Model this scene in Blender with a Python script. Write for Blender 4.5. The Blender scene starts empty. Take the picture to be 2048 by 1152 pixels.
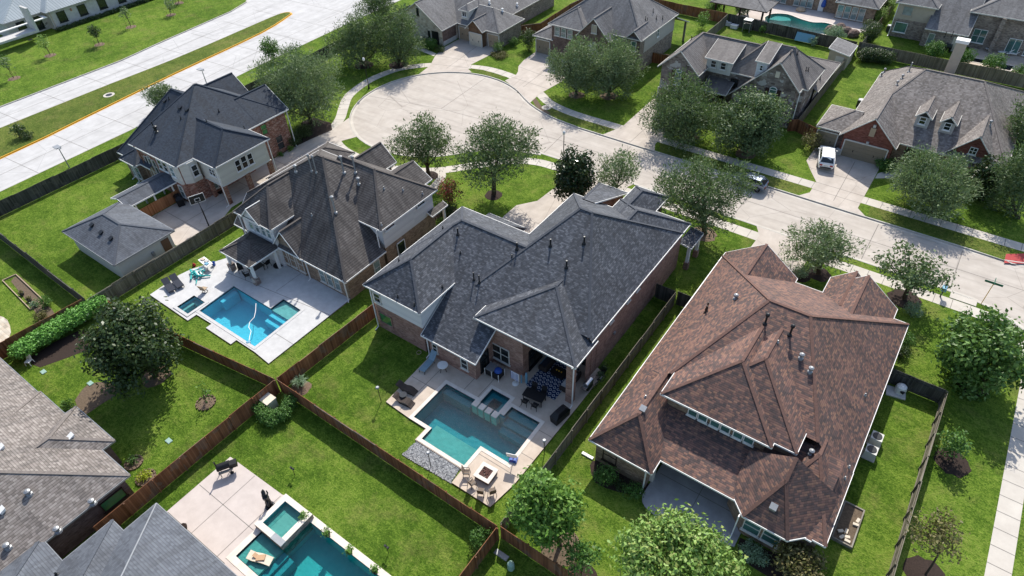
import bpy, math, random
import numpy as np
from math import radians as R, sin, cos, pi, sqrt, floor
from mathutils import Vector, Matrix
from mathutils.geometry import tessellate_polygon
SC = bpy.context.scene
COL = SC.collection

# ------------------------------------------------ camera, sky, sun, exposure
cam = bpy.data.cameras.new('camera'); camo = bpy.data.objects.new('camera', cam); COL.objects.link(camo)
cam.sensor_width = 36; cam.lens = 23.062; cam.clip_start = .5; cam.clip_end = 3000
_m = [[0.814171, -0.373958, 0.444162], [0.579785, 0.56475, -0.587288], [-0.03122, 0.735671, 0.676619]]
camo.matrix_world = Matrix.Translation([29.868, -39.493, 45.5]) @ Matrix(_m).to_4x4()
SC.camera = camo
AZ, EL = R(115), R(45)
w = bpy.data.worlds.new('World'); SC.world = w; w.use_nodes = True
wn = w.node_tree.nodes; sky = wn.new('ShaderNodeTexSky'); sky.sky_type = 'NISHITA'; sky.sun_disc = False
sky.sun_elevation = EL; sky.sun_rotation = pi/2-AZ; sky.air_density = 1.0; sky.dust_density = 1.5
w.node_tree.links.new(sky.outputs[0], wn['Background'].inputs[0]); wn['Background'].inputs[1].default_value = .15
sl = bpy.data.lights.new('sun', 'SUN'); sl.energy = 4.2; sl.angle = R(.53); sl.color = (1, .955, .87)
so = bpy.data.objects.new('sun', sl); COL.objects.link(so)
so.rotation_euler = Vector((-cos(EL)*cos(AZ), -cos(EL)*sin(AZ), -sin(EL))).to_track_quat('-Z', 'Y').to_euler()
SC.view_settings.view_transform = 'Standard'; SC.view_settings.look = 'None'
SC.view_settings.exposure = .5; SC.view_settings.gamma = 1; SC.view_settings.use_curve_mapping = False
SC.cycles.max_bounces = 6; SC.cycles.transparent_max_bounces = 16; SC.cycles.caustics_refractive = False

# ------------------------------------------------ materials
class N:
    """tiny node-graph helper"""
    def __init__(s, name):
        s.m = bpy.data.materials.new(name); s.m.use_nodes = True; s.t = s.m.node_tree; s.n = s.t.nodes
        s.b = s.n['Principled BSDF']; s.out = s.n['Material Output']
        s.b.inputs['Specular IOR Level'].default_value = .25
    def new(s, typ, ins=None, **at):
        n = s.n.new('ShaderNode'+typ)
        for k, v in at.items(): setattr(n, k, v)
        for k, v in (ins or {}).items(): s.set(n.inputs[k], v)
        return n
    def set(s, inp, v):
        if isinstance(v, bpy.types.NodeSocket): s.t.links.new(v, inp)
        elif isinstance(v, (tuple, list)) and len(v) == 3 and inp.type == 'RGBA': inp.default_value = (*v, 1)
        else: inp.default_value = v
    def math(s, op, a, b=0., c=0.):
        n = s.n.new('ShaderNodeMath'); n.operation = op
        for i, v in enumerate((a, b, c)): s.set(n.inputs[i], v)
        return n.outputs[0]
    def vec(s, x, y, z=0.):
        n = s.n.new('ShaderNodeCombineXYZ')
        for i, v in enumerate((x, y, z)): s.set(n.inputs[i], v)
        return n.outputs[0]
    def ramp(s, fac, cols, interp='LINEAR'):
        n = s.n.new('ShaderNodeValToRGB'); s.set(n.inputs[0], fac); cr = n.color_ramp; cr.interpolation = interp
        k = len(cols)
        for i, c in enumerate(cols):
            p, c = c if len(c) == 2 else ((i/max(1, k-1)) if interp == 'LINEAR' else i/k, c)
            e = cr.elements[i] if i < 2 else cr.elements.new(p)
            e.position = p; e.color = (*c, 1)
        return n.outputs[0]
    def mix(s, fac, a, b, mode='MIX'):
        n = s.n.new('ShaderNodeMix'); n.data_type = 'RGBA'; n.blend_type = mode; n.clamp_factor = True
        s.set(n.inputs[0], fac); s.set(n.inputs[6], a); s.set(n.inputs[7], b); return n.outputs[2]
    def noise(s, scale, detail=4, rough=.55, co=None, w=0):
        n = s.new('TexNoise', {'Scale': scale, 'Detail': detail, 'Roughness': rough})
        s.set(n.inputs['Vector'], co if co is not None else s.obj()); return n.outputs[0]
    def obj(s):
        if not hasattr(s, '_o'): s._o = s.n.new('ShaderNodeTexCoord')
        return s._o.outputs['Object']
    def uv(s):
        s.obj(); return s._o.outputs['UV']
    def stretch(s, x, y, z):
        return s.new('Mapping', {'Vector': s.obj(), 'Scale': (x, y, z)}).outputs[0]
    def bump(s, h, strength, dist=.05):
        s.set(s.b.inputs['Normal'], s.new('Bump', {'Height': h, 'Strength': strength, 'Distance': dist}).outputs[0])
    def col(s, c): s.set(s.b.inputs['Base Color'], c)
    def fin(s, rough=.8, metal=0., spec=None):
        s.set(s.b.inputs['Roughness'], rough); s.b.inputs['Metallic'].default_value = metal
        if spec is not None: s.b.inputs['Specular IOR Level'].default_value = spec
        return s.m
M = {}
def plain(k, c, rough=.6, metal=0., var=.12, sc=3., spec=.3):
    n = N(k); f = n.noise(sc, 3)
    n.col(n.mix(n.math('MULTIPLY', f, 1.), tuple(x*(1-var*2) for x in c), tuple(min(1, x*(1+var)) for x in c)))
    M[k] = n.fin(rough, metal, spec); return M[k]
def cells(k, w_, h_, cols, line=.35, lw=.14, big=.25, bigs=.35, rough=.9, shift=True, bump=.25, spec=.2, tone=None, vline=0, streak=0, sk=(2.2, .22, 1), st=.56):
    """courses of individually coloured tabs / bricks / boards in the surface's own metre UVs"""
    n = N(k); sx = n.new('SeparateXYZ', {0: n.uv()})
    v = n.math('DIVIDE', sx.outputs[1], h_); row = n.math('FLOOR', v)
    u = n.math('DIVIDE', sx.outputs[0], w_)
    if shift:
        rr = n.new('TexWhiteNoise', {'W': row}, noise_dimensions='1D').outputs[0]; u = n.math('ADD', u, rr)
    cell = n.math('FLOOR', u)
    wn_ = n.new('TexWhiteNoise', {'Vector': n.vec(cell, row)}, noise_dimensions='2D').outputs[0]
    c = n.ramp(wn_, cols, 'CONSTANT' if len(cols) > 4 else 'LINEAR')
    b = n.noise(bigs, 4)
    c = n.mix(1., c, n.ramp(b, [(.3, (1-big,)*3), (.7, (1+big*.5,)*3)]), 'MULTIPLY')
    if streak:
        st_ = n.noise(1., 5, .6, n.new('Mapping', {'Vector': n.uv(), 'Scale': sk}).outputs[0])
        c = n.mix(n.math('MULTIPLY', n.math('GREATER_THAN', st_, st), streak), c, tone or (.05, .05, .05))
    fv = n.math('FRACT', v); ln = n.math('LESS_THAN', fv, lw)
    if vline: ln = n.math('MAXIMUM', ln, n.math('LESS_THAN', n.math('FRACT', u), vline))
    c = n.mix(n.math('MULTIPLY', ln, line), c, (.01, .01, .01))
    n.col(c)
    if bump: n.bump(n.math('SUBTRACT', wn_, n.math('MULTIPLY', ln, 1.)), bump, .02)
    M[k] = n.fin(rough, 0, spec); return M[k]
def grass(k, a, b, c, dry):
    n = N(k)
    f1 = n.noise(.07, 4, .6); f2 = n.noise(.55, 5, .7); f3 = n.noise(2.6, 4, .75); f5 = n.noise(7., 3, .8)
    f4 = n.noise(1.0, 3, .6, n.stretch(.3, 2.4, 1))
    t = n.math('ADD', n.math('MULTIPLY', f1, .4), n.math('ADD', n.math('MULTIPLY', f2, .42), n.math('ADD', n.math('MULTIPLY', f3, .5), n.math('MULTIPLY', f5, .68))))
    col = n.ramp(n.math('SUBTRACT', t, .5), [(.32, tuple(x*.7 for x in a)), (.44, a), (.55, b), (.68, c)])
    d = n.math('MULTIPLY', n.math('SUBTRACT', n.math('ADD', n.noise(.33, 5, .65), n.math('MULTIPLY', f3, .3)), .66), 4.)
    col = n.mix(n.math('MULTIPLY', d, .5), col, dry)
    col = n.mix(n.math('MULTIPLY', n.math('SUBTRACT', f4, .45), .6), col, tuple(x*1.2 for x in b))
    sp = n.new('SeparateXYZ', {0: n.obj()}); mw = n.math('SINE', n.math('ADD', n.math('MULTIPLY', n.math('ADD', n.math('MULTIPLY', sp.outputs[0], .45), sp.outputs[1]), 4.6), n.math('MULTIPLY', f2, 5.)))
    col = n.mix(n.math('MULTIPLY', n.math('ADD', mw, 1.), .05), col, tuple(x*.5 for x in a))
    n.col(col); n.bump(n.math('ADD', f5, f3), 1., .12); M[k] = n.fin(1., 0, .08); return M[k]
def concrete(k, a, b, stain=.5, sc=.6, rough=.9, lane=None):
    n = N(k); f = n.noise(sc, 7, .65); g = n.noise(22., 3, .7); st = n.noise(.14, 4, .6, n.stretch(1, 2.5, 1))
    c = n.ramp(f, [(.3, a), (.7, b)])
    c = n.mix(n.math('MULTIPLY', n.math('SUBTRACT', st, .5), stain*2), c, tuple(x*.6 for x in a))
    c = n.mix(n.math('MULTIPLY', n.math('GREATER_THAN', g, .6), .12), c, tuple(x*.55 for x in a))
    if lane:
        ln = n.noise(1., 5, .6, n.stretch(*lane)); c = n.mix(n.math('MULTIPLY', n.math('SUBTRACT', ln, .46), 1.5), c, tuple(x*.62 for x in a))
        vd = n.new('TexVoronoi', {'Scale': .16, 'Vector': n.mix(.12, n.obj(), n.new('TexNoise', {'Scale': .8, 'Detail': 4}).outputs[1])}, feature='DISTANCE_TO_EDGE')
        c = n.mix(n.math('MULTIPLY', n.math('LESS_THAN', vd.outputs[0], .0035), .35), c, tuple(x*.35 for x in a))
        oil = n.new('TexVoronoi', {'Scale': .22}); c = n.mix(n.math('MULTIPLY', n.math('SUBTRACT', .16, n.math('ADD', oil.outputs[0], n.math('MULTIPLY', g, .08))), 3.), c, tuple(x*.4 for x in a))
    n.col(c); n.bump(g, .12, .01); M[k] = n.fin(rough, 0, .2); return M[k]
def leaf(k, cols, rough=.55, trans=.25):
    n = N(k); g = n.n.new('ShaderNodeNewGeometry')
    c = n.ramp(g.outputs['Random Per Island'], cols); n.col(c)
    tr = n.new('BsdfTranslucent', {'Color': n.mix(.5, c, (.12, .2, .02))})
    ms = n.new('MixShader', {0: trans, 1: n.b.outputs[0], 2: tr.outputs[0]})
    n.t.links.new(ms.outputs[0], n.out.inputs[0]); M[k] = n.fin(rough, 0, .3); return M[k]
def water(k, tint, rip=3.5, st=.22):
    n = N(k); tr = n.new('BsdfTransparent', {'Color': tint})
    bp = n.new('Bump', {'Height': n.noise(rip, 4, .6), 'Strength': st, 'Distance': .1})
    gl = n.new('BsdfGlossy', {'Roughness': .04, 'Normal': bp.outputs[0], 'Color': (1, 1, 1)})
    fr = n.new('Fresnel', {'IOR': 1.33, 'Normal': bp.outputs[0]})
    ms = n.new('MixShader', {0: fr.outputs[0], 1: tr.outputs[0], 2: gl.outputs[0]})
    n.t.links.new(ms.outputs[0], n.out.inputs[0]); M[k] = n.m; return n.m
def glass(k, c):
    n = N(k); f = n.noise(.8, 3); n.col(n.ramp(f, [(.35, tuple(x*.55 for x in c)), (.65, c)]))
    M[k] = n.fin(.08, 0, .7); return M[k]

grass('grass', (.060, .118, .012), (.132, .208, .026), (.19, .25, .045), (.22, .19, .07))
grass('grass_verge', (.075, .115, .02), (.14, .17, .036), (.19, .19, .055), (.22, .175, .075))
concrete('street_concrete', (.40, .355, .31), (.49, .445, .395), .35, lane=(.10, 1.3, 1))
concrete('walk_concrete', (.45, .41, .36), (.55, .51, .45), .3)
concrete('drive_concrete', (.43, .375, .325), (.53, .475, .42), .4, lane=(.7, .25, 1))
concrete('road_concrete', (.42, .41, .40), (.52, .51, .50), .35, lane=(1.0, .06, 1))
concrete('joint', (.16, .15, .135), (.22, .2, .18), .2)
concrete('kerb_concrete', (.38, .36, .32), (.50, .47, .43), .5, 1.2)
concrete('deck_tan', (.44, .36, .29), (.58, .49, .40), .35, 1.1)
concrete('deck_white', (.45, .445, .44), (.56, .555, .545), .3, 1.4)
concrete('deck_grey', (.30, .29, .29), (.40, .39, .39), .5, 1.1)
concrete('deck_pink', (.46, .40, .365), (.55, .485, .445), .25, .9)
concrete('coping', (.58, .52, .45), (.72, .66, .58), .3, 2.)
concrete('stone_white', (.40, .39, .375), (.56, .55, .53), .4, 1.6)
plain('white', (.78, .77, .74), .5, 0, .06); plain('offwhite', (.62, .60, .55), .6, 0, .08)
plain('black', (.012, .012, .014), .45, 0, .2); plain('dark_metal', (.03, .032, .035), .4, .5)
plain('steel', (.55, .56, .57), .25, .9); plain('zinc', (.33, .34, .35), .5, .5)
plain('dark_brown', (.035, .022, .016), .6); plain('brown', (.16, .085, .05), .7); plain('tan', (.42, .32, .22), .8)
plain('copper', (.42, .22, .15), .45, .4); plain('teal', (.03, .38, .36), .45); plain('blue', (.03, .09, .36), .45)
plain('light_blue', (.17, .36, .48), .5); plain('navy', (.02, .03, .07), .5); plain('yellow', (.62, .34, .03), .7)
plain('red', (.38, .03, .03), .6); plain('green_lid', (.28, .42, .36), .6); plain('garage_tan', (.27, .22, .155), .6, 0, .06)
plain('shutter', (.05, .022, .02), .6); plain('orange_cloth', (.50, .32, .19), .8); plain('cream', (.66, .58, .46), .8)
plain('bark', (.075, .055, .04), .9, 0, .3, 9.); plain('mulch', (.045, .03, .024), 1., 0, .45, 14.); plain('mulch_tan', (.19, .135, .095), 1., 0, .4, 12.)
plain('soil', (.15, .11, .075), 1., 0, .35, 6.); plain('sign_green', (.01, .12, .07), .4)
plain('bin_grey', (.06, .07, .065), .5); plain('lava', (.11, .05, .04), .9, 0, .5, 18.); plain('fabric_dark', (.035, .04, .055), .9)
plain('fabric_light', (.50, .49, .47), .9); plain('wicker', (.055, .042, .036), .8, 0, .3, 20.)
plain('stucco_cream', (.56, .54, .48), .9, 0, .06, 2.); plain('stucco_tan', (.42, .37, .29), .9, 0, .08, 2.)
cells('siding_white', 40, .2, [(.60, .60, .60), (.68, .68, .67)], .10, .12, .06, shift=False, bump=0)
cells('siding_cream', 40, .2, [(.56, .54, .48), (.62, .60, .53)], .10, .12, .06, shift=False, bump=0)
cells('siding_grey', 40, .2, [(.42, .40, .37), (.47, .45, .42)], .12, .12, .06, shift=False, bump=0)
cells('brick_rose', .26, .09, [(.26, .15, .115), (.33, .205, .16), (.38, .25, .20), (.22, .125, .10)], .10, .16, .25, 1.2)
cells('brick_brown', .26, .09, [(.22, .155, .105), (.30, .215, .15), (.36, .27, .195), (.18, .12, .085)], .12, .16, .3, 1.2)
cells('brick_red', .26, .09, [(.20, .085, .06), (.30, .14, .10), (.42, .28, .22), (.15, .065, .05)], .10, .16, .25, 1.2)
cells('brick_grey', .26, .09, [(.20, .165, .14), (.28, .235, .20), (.36, .31, .26), (.15, .12, .10)], .12, .16, .3, 1.2)
cells('brick_dark', .26, .09, [(.14, .095, .08), (.17, .12, .10), (.20, .145, .125), (.11, .075, .062)], .12, .16, .3, 1.2)
cells('brick_barn', .26, .09, [(.17, .06, .045), (.22, .085, .062), (.26, .11, .085), (.13, .045, .035)], .10, .16, .2, 1.2)
cells('stone_mixed', .5, .22, [(.17, .135, .12), (.25, .205, .18), (.32, .275, .24), (.13, .10, .09)], .12, .12, .3, 1.1, tone=(.50, .48, .45), streak=.8, sk=(.45, .6, 1), st=.57)
cells('stone_cream', .55, .3, [(.48, .43, .35), (.60, .55, .46), (.54, .46, .36), (.40, .35, .28)], .25, .1, .25, 1.1)
cells('wood_gable', .2, 3, [(.13, .08, .05), (.19, .115, .07), (.16, .10, .06)], .2, .05, .25, 1., vline=.1, shift=False)
def shingle(k, cols, line=.30, big=.22, h=.145, w_=.24, **kw):
    av = [sum(c[i] for c in cols)/len(cols)*.98 for i in range(3)]; plain(k+'_cap', tuple(av), .95, 0, .25, 6., .15)
    return cells(k, w_, h, cols, line, .22, big, .3, .8, True, .25, .28, **{**dict(tone=(.03, .03, .032), streak=.22, sk=(1.1, .13, 1), st=.53), **kw})
shingle('shingle_charcoal', [(.052, .058, .07), (.072, .079, .094), (.102, .11, .127), (.062, .068, .081), (.082, .089, .105), (.056, .061, .073), (.125, .133, .152)], .4, .2)
shingle('shingle_navy', [(.026, .035, .051), (.036, .047, .065), (.045, .058, .079), (.031, .041, .058)], .45, .15)
shingle('shingle_umber', [(0.089, 0.079, 0.074), (0.109, 0.097, 0.091), (0.129, 0.117, 0.110), (0.097, 0.087, 0.082)], .65, .35, .24, tone=(.035, .03, .03), streak=.45, sk=(1.6, .2, 1))
shingle('shingle_rust', [(.175, .098, .080), (.112, .076, .070), (.225, .125, .095), (.088, .064, .060), (.19, .107, .086), (.14, .085, .072), (.255, .142, .10), (.108, .074, .068)], .4, .15, .16, .26)
shingle('shingle_taupe', [(0.156, 0.141, 0.131), (0.188, 0.169, 0.159), (0.212, 0.193, 0.180), (0.168, 0.151, 0.141)], .5, .2, .2)
shingle('shingle_grey', [(0.137, 0.132, 0.132), (0.169, 0.164, 0.164), (0.201, 0.196, 0.196), (0.153, 0.148, 0.148)], .4, .2, .2)
shingle('shingle_sand', [(0.203, 0.178, 0.161), (0.243, 0.215, 0.196), (0.275, 0.246, 0.225), (0.179, 0.156, 0.140), (0.227, 0.198, 0.181), (0.155, 0.135, 0.122)], .5, .15, .2)
shingle('shingle_slate', [(0.079, 0.088, 0.105), (0.099, 0.109, 0.129), (0.119, 0.132, 0.153), (0.087, 0.097, 0.116)], .35, .2, .2)
cells('metal_roof', .5, 99, [(.25, .29, .31), (.29, .33, .35)], .55, .0, .1, .3, .4, False, 0, vline=.16)
cells('fence_brown', .145, 99, [(0.173, 0.072, 0.033), (0.240, 0.102, 0.048), (0.300, 0.135, 0.068), (0.135, 0.054, 0.026)], .5, .0, .3, .5, .9, False, .3, vline=.1, tone=(.17, .15, .125), streak=.35, sk=(.7, .5, 1), st=.55)
cells('fence_grey', .145, 99, [(.13, .115, .085), (.18, .16, .12), (.22, .20, .155), (.10, .09, .065)], .5, .0, .3, .5, .9, False, .3, vline=.1, tone=(.17, .15, .125), streak=.35, sk=(.7, .5, 1), st=.55)
cells('fence_dark', .145, 99, [(.055, .053, .045), (.08, .076, .066), (.105, .10, .088), (.045, .042, .036)], .5, .0, .3, .5, .9, False, .3, vline=.1, tone=(.17, .15, .125), streak=.35, sk=(.7, .5, 1), st=.55)
cells('fence_cedar', .145, 99, [(.30, .13, .055), (.36, .165, .075), (.40, .19, .09), (.25, .10, .04)], .5, .0, .2, .5, .9, False, .3, vline=.1)
cells('wood_grey', .12, 99, [(.20, .18, .15), (.27, .25, .21), (.23, .2, .17)], .3, .0, .3, .5, .9, False, .2, vline=.06)
glass('glass_teal', (.07, .17, .155)); glass('glass_dark', (.02, .027, .03)); glass('glass_pale', (.25, .33, .32)); glass('glass_green', (.06, .22, .09))
water('water_teal', (.40, .86, .87)); water('water_aqua', (.55, .93, .97)); water('water_deep', (.42, .86, .85))
concrete('plaster_teal', (.05, .235, .285), (.075, .30, .345), .3, 2.); concrete('plaster_aqua', (.15, .46, .57), (.19, .53, .64), .2, 1.)
concrete('plaster_turq', (.10, .38, .40), (.14, .44, .46), .3, 1.5); concrete('plaster_pale', (.27, .33, .31), (.35, .41, .385), .2, 2.); concrete('plaster_green', (.12, .42, .40), (.17, .48, .45), .3, 1.5)
leaf('leaf_oak', [(0.055, 0.097, 0.041), (0.102, 0.158, 0.064), (0.158, 0.214, 0.094), (0.065, 0.112, 0.047)])
leaf('leaf_oak_pale', [(0.094, 0.139, 0.065), (0.158, 0.223, 0.102), (0.233, 0.298, 0.149), (0.074, 0.121, 0.055)])
leaf('leaf_dark', [(0.019, 0.040, 0.014), (0.037, 0.070, 0.023), (0.078, 0.116, 0.040), (0.025, 0.050, 0.017)], .4)
leaf('leaf_magnolia', [(.013, .036, .011), (.028, .06, .019), (.05, .085, .03), (.065, .055, .024)], .25, .1)
leaf('leaf_bright', [(0.078, 0.186, 0.023), (0.132, 0.264, 0.039), (0.202, 0.341, 0.070), (0.062, 0.155, 0.023)])
leaf('leaf_maple', [(0.050, 0.124, 0.020), (0.101, 0.202, 0.040), (0.171, 0.287, 0.078), (0.046, 0.109, 0.019)], .45)
leaf('leaf_lime', [(0.139, 0.264, 0.046), (0.217, 0.357, 0.078), (0.295, 0.434, 0.124), (0.264, 0.295, 0.078)])
leaf('leaf_box', [(0.046, 0.124, 0.022), (0.078, 0.186, 0.034), (0.124, 0.248, 0.050), (0.039, 0.093, 0.019)])
leaf('leaf_vine', [(0.093, 0.248, 0.031), (0.139, 0.341, 0.054), (0.217, 0.465, 0.093), (0.078, 0.202, 0.031)])
leaf('leaf_bronze', [(0.109, 0.093, 0.039), (0.171, 0.155, 0.054), (0.217, 0.202, 0.078), (0.093, 0.070, 0.031)])
leaf('leaf_sage', [(0.155, 0.248, 0.139), (0.232, 0.341, 0.202), (0.310, 0.419, 0.264), (0.124, 0.186, 0.109)])
leaf('leaf_red', [(.25, .03, .035), (.35, .06, .06), (.05, .07, .02), (.08, .10, .03)])
leaf('leaf_yellow', [(.30, .38, .02), (.42, .48, .04), (.25, .33, .02)])

# ------------------------------------------------ mesh builder
class MB:
    def __init__(s): s.v = []; s.f = []; s.mi = []; s.uv = []
    def face(s, pts, m=0, uv=None):
        i = len(s.v); s.v += [tuple(p) for p in pts]; s.f.append(list(range(i, i+len(pts)))); s.mi.append(m); s.uv.append(uv); return s
    def box(s, x0, y0, z0, x1, y1, z1, m=0, mt=None):
        p = [(x, y, z) for z in (z0, z1) for y in (y0, y1) for x in (x0, x1)]
        for q, k in (((0, 2, 3, 1), m), ((4, 5, 7, 6), m if mt is None else mt), ((0, 1, 5, 4), m), ((1, 3, 7, 5), m), ((3, 2, 6, 7), m), ((2, 0, 4, 6), m)):
            s.face([p[i] for i in q], k)
        return s
    def obox(s, c, a, b, n, m=0):
        """box about c with half-extent vectors a, b, n"""
        c, a, b, n = map(Vector, (c, a, b, n)); P = [c+i*a+j*b+k*n for k in (-1, 1) for j in (-1, 1) for i in (-1, 1)]
        if a.cross(b).dot(n) < 0: P = [P[i] for i in (1, 0, 3, 2, 5, 4, 7, 6)]
        for q in ((0, 2, 3, 1), (4, 5, 7, 6), (0, 1, 5, 4), (1, 3, 7, 5), (3, 2, 6, 7), (2, 0, 4, 6)): s.face([P[i] for i in q], m)
        return s
    def bar(s, p, q, w_, h_=None, m=0):
        p, q = Vector(p), Vector(q); d = q-p; L = d.length
        if L < 1e-6: return s
        d /= L; u = Vector((0, 0, 1)) if abs(d.z) < .95 else Vector((1, 0, 0)); a = d.cross(u).normalized(); b = a.cross(d)
        return s.obox((p+q)/2, a*w_/2, b*(h_ or w_)/2, d*L/2, m)
    def prism(s, poly, z0, z1, m=0, ms=None, bottom=False):
        poly = [tuple(p[:2]) for p in poly]
        if sum(a[0]*b[1]-b[0]*a[1] for a, b in zip(poly, poly[1:]+poly[:1])) < 0: poly = poly[::-1]
        for a, b, c in tessellate_polygon([[Vector((*p, 0)) for p in poly]]):
            t = [poly[a], poly[b], poly[c]]
            if (t[1][0]-t[0][0])*(t[2][1]-t[0][1])-(t[2][0]-t[0][0])*(t[1][1]-t[0][1]) < 0: t = t[::-1]
            s.face([(*p, z1) for p in t], m)
            if bottom: s.face([(*p, z0) for p in t[::-1]], m)
        if z1 != z0:
            for a, b in zip(poly, poly[1:]+poly[:1]): s.face([(*a, z0), (*b, z0), (*b, z1), (*a, z1)], m if ms is None else ms)
        return s
    def tube(s, pts, rad, n=6, m=0, cap=True):
        pts = [Vector(p) for p in pts]; rad = rad if isinstance(rad, (list, tuple)) else [rad]*len(pts); rings = []
        for i, p in enumerate(pts):
            d = (pts[min(i+1, len(pts)-1)]-pts[max(i-1, 0)]).normalized()
            a = d.cross(Vector((0, 0, 1)) if abs(d.z) < .9 else Vector((1, 0, 0))).normalized(); b = d.cross(a)
            rings.append([p+(a*cos(2*pi*k/n)+b*sin(2*pi*k/n))*rad[i] for k in range(n)])
        for A, B in zip(rings, rings[1:]):
            for k in range(n): s.face([A[k], A[(k+1) % n], B[(k+1) % n], B[k]], m)
        if cap: s.face(rings[0][::-1], m); s.face(rings[-1], m)
        return s
    def lathe(s, prof, c=(0, 0, 0), n=16, m=0):
        for (r0, z0), (r1, z1) in zip(prof, prof[1:]):
            for k in range(n):
                a, b = 2*pi*k/n, 2*pi*(k+1)/n; P = lambda r_, z, t: (c[0]+r_*cos(t), c[1]+r_*sin(t), c[2]+z)
                q = [P(r0, z0, a), P(r0, z0, b), P(r1, z1, b), P(r1, z1, a)]
                if r0 < 1e-6: q = q[1:]
                elif r1 < 1e-6: q = q[:3]
                s.face(q, m)
        return s
    def build(s, name, mats, parent=None, off=(0, 0, 0), smooth=False):
        me = bpy.data.meshes.new(name); o3 = Vector(off)
        me.from_pydata([Vector(p)-o3 for p in s.v], [], s.f)
        for k in ([mats] if not isinstance(mats, (list, tuple)) else mats): me.materials.append(M[k] if isinstance(k, str) else k)
        me.polygons.foreach_set('material_index', s.mi)
        ul = me.uv_layers.new(name='UVMap').data; li = 0
        for f, uv in zip(s.f, s.uv):
            if uv is None:
                P = [Vector(s.v[i]) for i in f]; nn = Vector((0, 0, 0))
                for a, b in zip(P, P[1:]+P[:1]): nn += (a-P[0]).cross(b-P[0])
                if nn.length > 0: nn.normalize()
                if abs(nn.z) > .7: uv = [(p.x, p.y) for p in P]
                else:
                    t = Vector((-nn.y, nn.x, 0)).normalized(); uv = [(p.dot(t), p.z) for p in P]
            for q in uv: ul[li].uv = q; li += 1
        if smooth: me.polygons.foreach_set('use_smooth', [True]*len(me.polygons))
        me.update(); o = bpy.data.objects.new(name, me); COL.objects.link(o)
        if parent is not None: o.parent = parent
        elif any(off): o.location = off
        return o
def tag(o, label=None, cat=None, group=None, kind=None):
    for k, v in (('label', label), ('category', cat), ('group', group), ('kind', kind)):
        if v: o[k] = v
    return o
def thing(name, label, cat, loc=(0, 0, 0), rz=0, group=None):
    o = bpy.data.objects.new(name, None); COL.objects.link(o); o.empty_display_size = .3
    o.location = (*loc, 0) if len(loc) == 2 else loc; o.rotation_euler = (0, 0, rz); return tag(o, label, cat, group)
def dup(root, loc, rz=0, label=None, group=None, sc=None):
    def cp(o, par):
        c = o.copy(); COL.objects.link(c)
        if par is not None: c.parent = par
        for ch in list(o.children): cp(ch, c)
        return c
    r = cp(root, None); r.location = (*loc, 0) if len(loc) == 2 else loc; r.rotation_euler = (0, 0, rz)
    if sc: r.scale = (sc,)*3
    return tag(r, label, None, group)
def struct(name, mb, mats, kind='structure', off=(0, 0, 0)): return tag(mb.build(name, mats, None, off), kind=kind)
def arc(cx, cy, r, a0, a1, n): return [(cx+r*cos(R(a0+(a1-a0)*i/n)), cy+r*sin(R(a0+(a1-a0)*i/n))) for i in range(n+1)]

# ------------------------------------------------ ground, streets, paths
def area(p): return sum(a[0]*b[1]-b[0]*a[1] for a, b in zip(p, p[1:]+p[:1]))/2
def ccw(p): return list(p) if area(p) > 0 else list(p)[::-1]
def sheet_holes(mb, outer, holes, z, m=0):
    loops = [ccw(outer)]+[ccw(h)[::-1] for h in holes]; flat = [q for l in loops for q in l]
    for t in tessellate_polygon([[Vector((*q[:2], 0)) for q in l] for l in loops]):
        p = [flat[i] for i in t]
        if area(p) < 0: p = p[::-1]
        if abs(area(p)) > 1e-7: mb.face([(q[0], q[1], z) for q in p], m)
    return mb
def offs(poly, d):
    poly = ccw(poly); out = []; n = len(poly)
    for i in range(n):
        a, b, c = (Vector(poly[(i+k) % n][:2]) for k in (-1, 0, 1)); u = (b-a).normalized(); v = (c-b).normalized()
        n1 = Vector((u.y, -u.x)); n2 = Vector((v.y, -v.x)); k = n1+n2; k = k/max(.35, k.length_squared)*2
        out.append(tuple(b+k*d))
    return out
def strip(pts, w_):
    L = []; Rr = []
    for i, p in enumerate(pts):
        d = (Vector(pts[min(i+1, len(pts)-1)])-Vector(pts[max(0, i-1)])).normalized(); nn = Vector((-d.y, d.x))*w_/2
        L.append(tuple(Vector(p)+nn)); Rr.append(tuple(Vector(p)-nn))
    return L+Rr[::-1]
def smooth(pts, k=4):
    out = []; n = len(pts)
    for i in range(n-1):
        p0, p1, p2, p3 = (Vector(pts[max(0, min(n-1, i+j))]) for j in (-1, 0, 1, 2))
        for s_ in range(k):
            t = s_/k; out.append(tuple(.5*((2*p1)+(p2-p0)*t+(2*p0-5*p1+4*p2-p3)*t*t+(3*p1-p0-3*p2+p3)*t**3)))
    return out+[tuple(pts[-1])]
def line(mb, a, b, w_, z, m=0):
    a, b = Vector(a), Vector(b); d = (b-a).normalized(); nn = Vector((-d.y, d.x))*w_/2
    mb.face([(*(a-nn), z), (*(b-nn), z), (*(b+nn), z), (*(a+nn), z)], m)
CX, CY, CR = -31.3, 25.4, 12.8
STREET = smooth([(46.5, 110), (46.5, 42)], 1)+smooth([(46.2, 37.5), (44, 33.6), (40.5, 31.75), (37, 31.7), (-7, 31.85), (-12, 31.95), (-16.5, 32.5), (-21, 34.1), (-25.2, 36.7)], 3)+arc(CX, CY, CR, 57, 328, 40)+smooth([(-18.4, 20.3), (-15.5, 21.9), (-12, 23.1), (-8, 23.6), (34, 23.65), (38.5, 23.5), (41.5, 22.6), (44, 20.6), (45.8, 17.4), (46.5, 13)], 3)+[(46.5, -80), (56, -80), (56, 110)]
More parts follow.
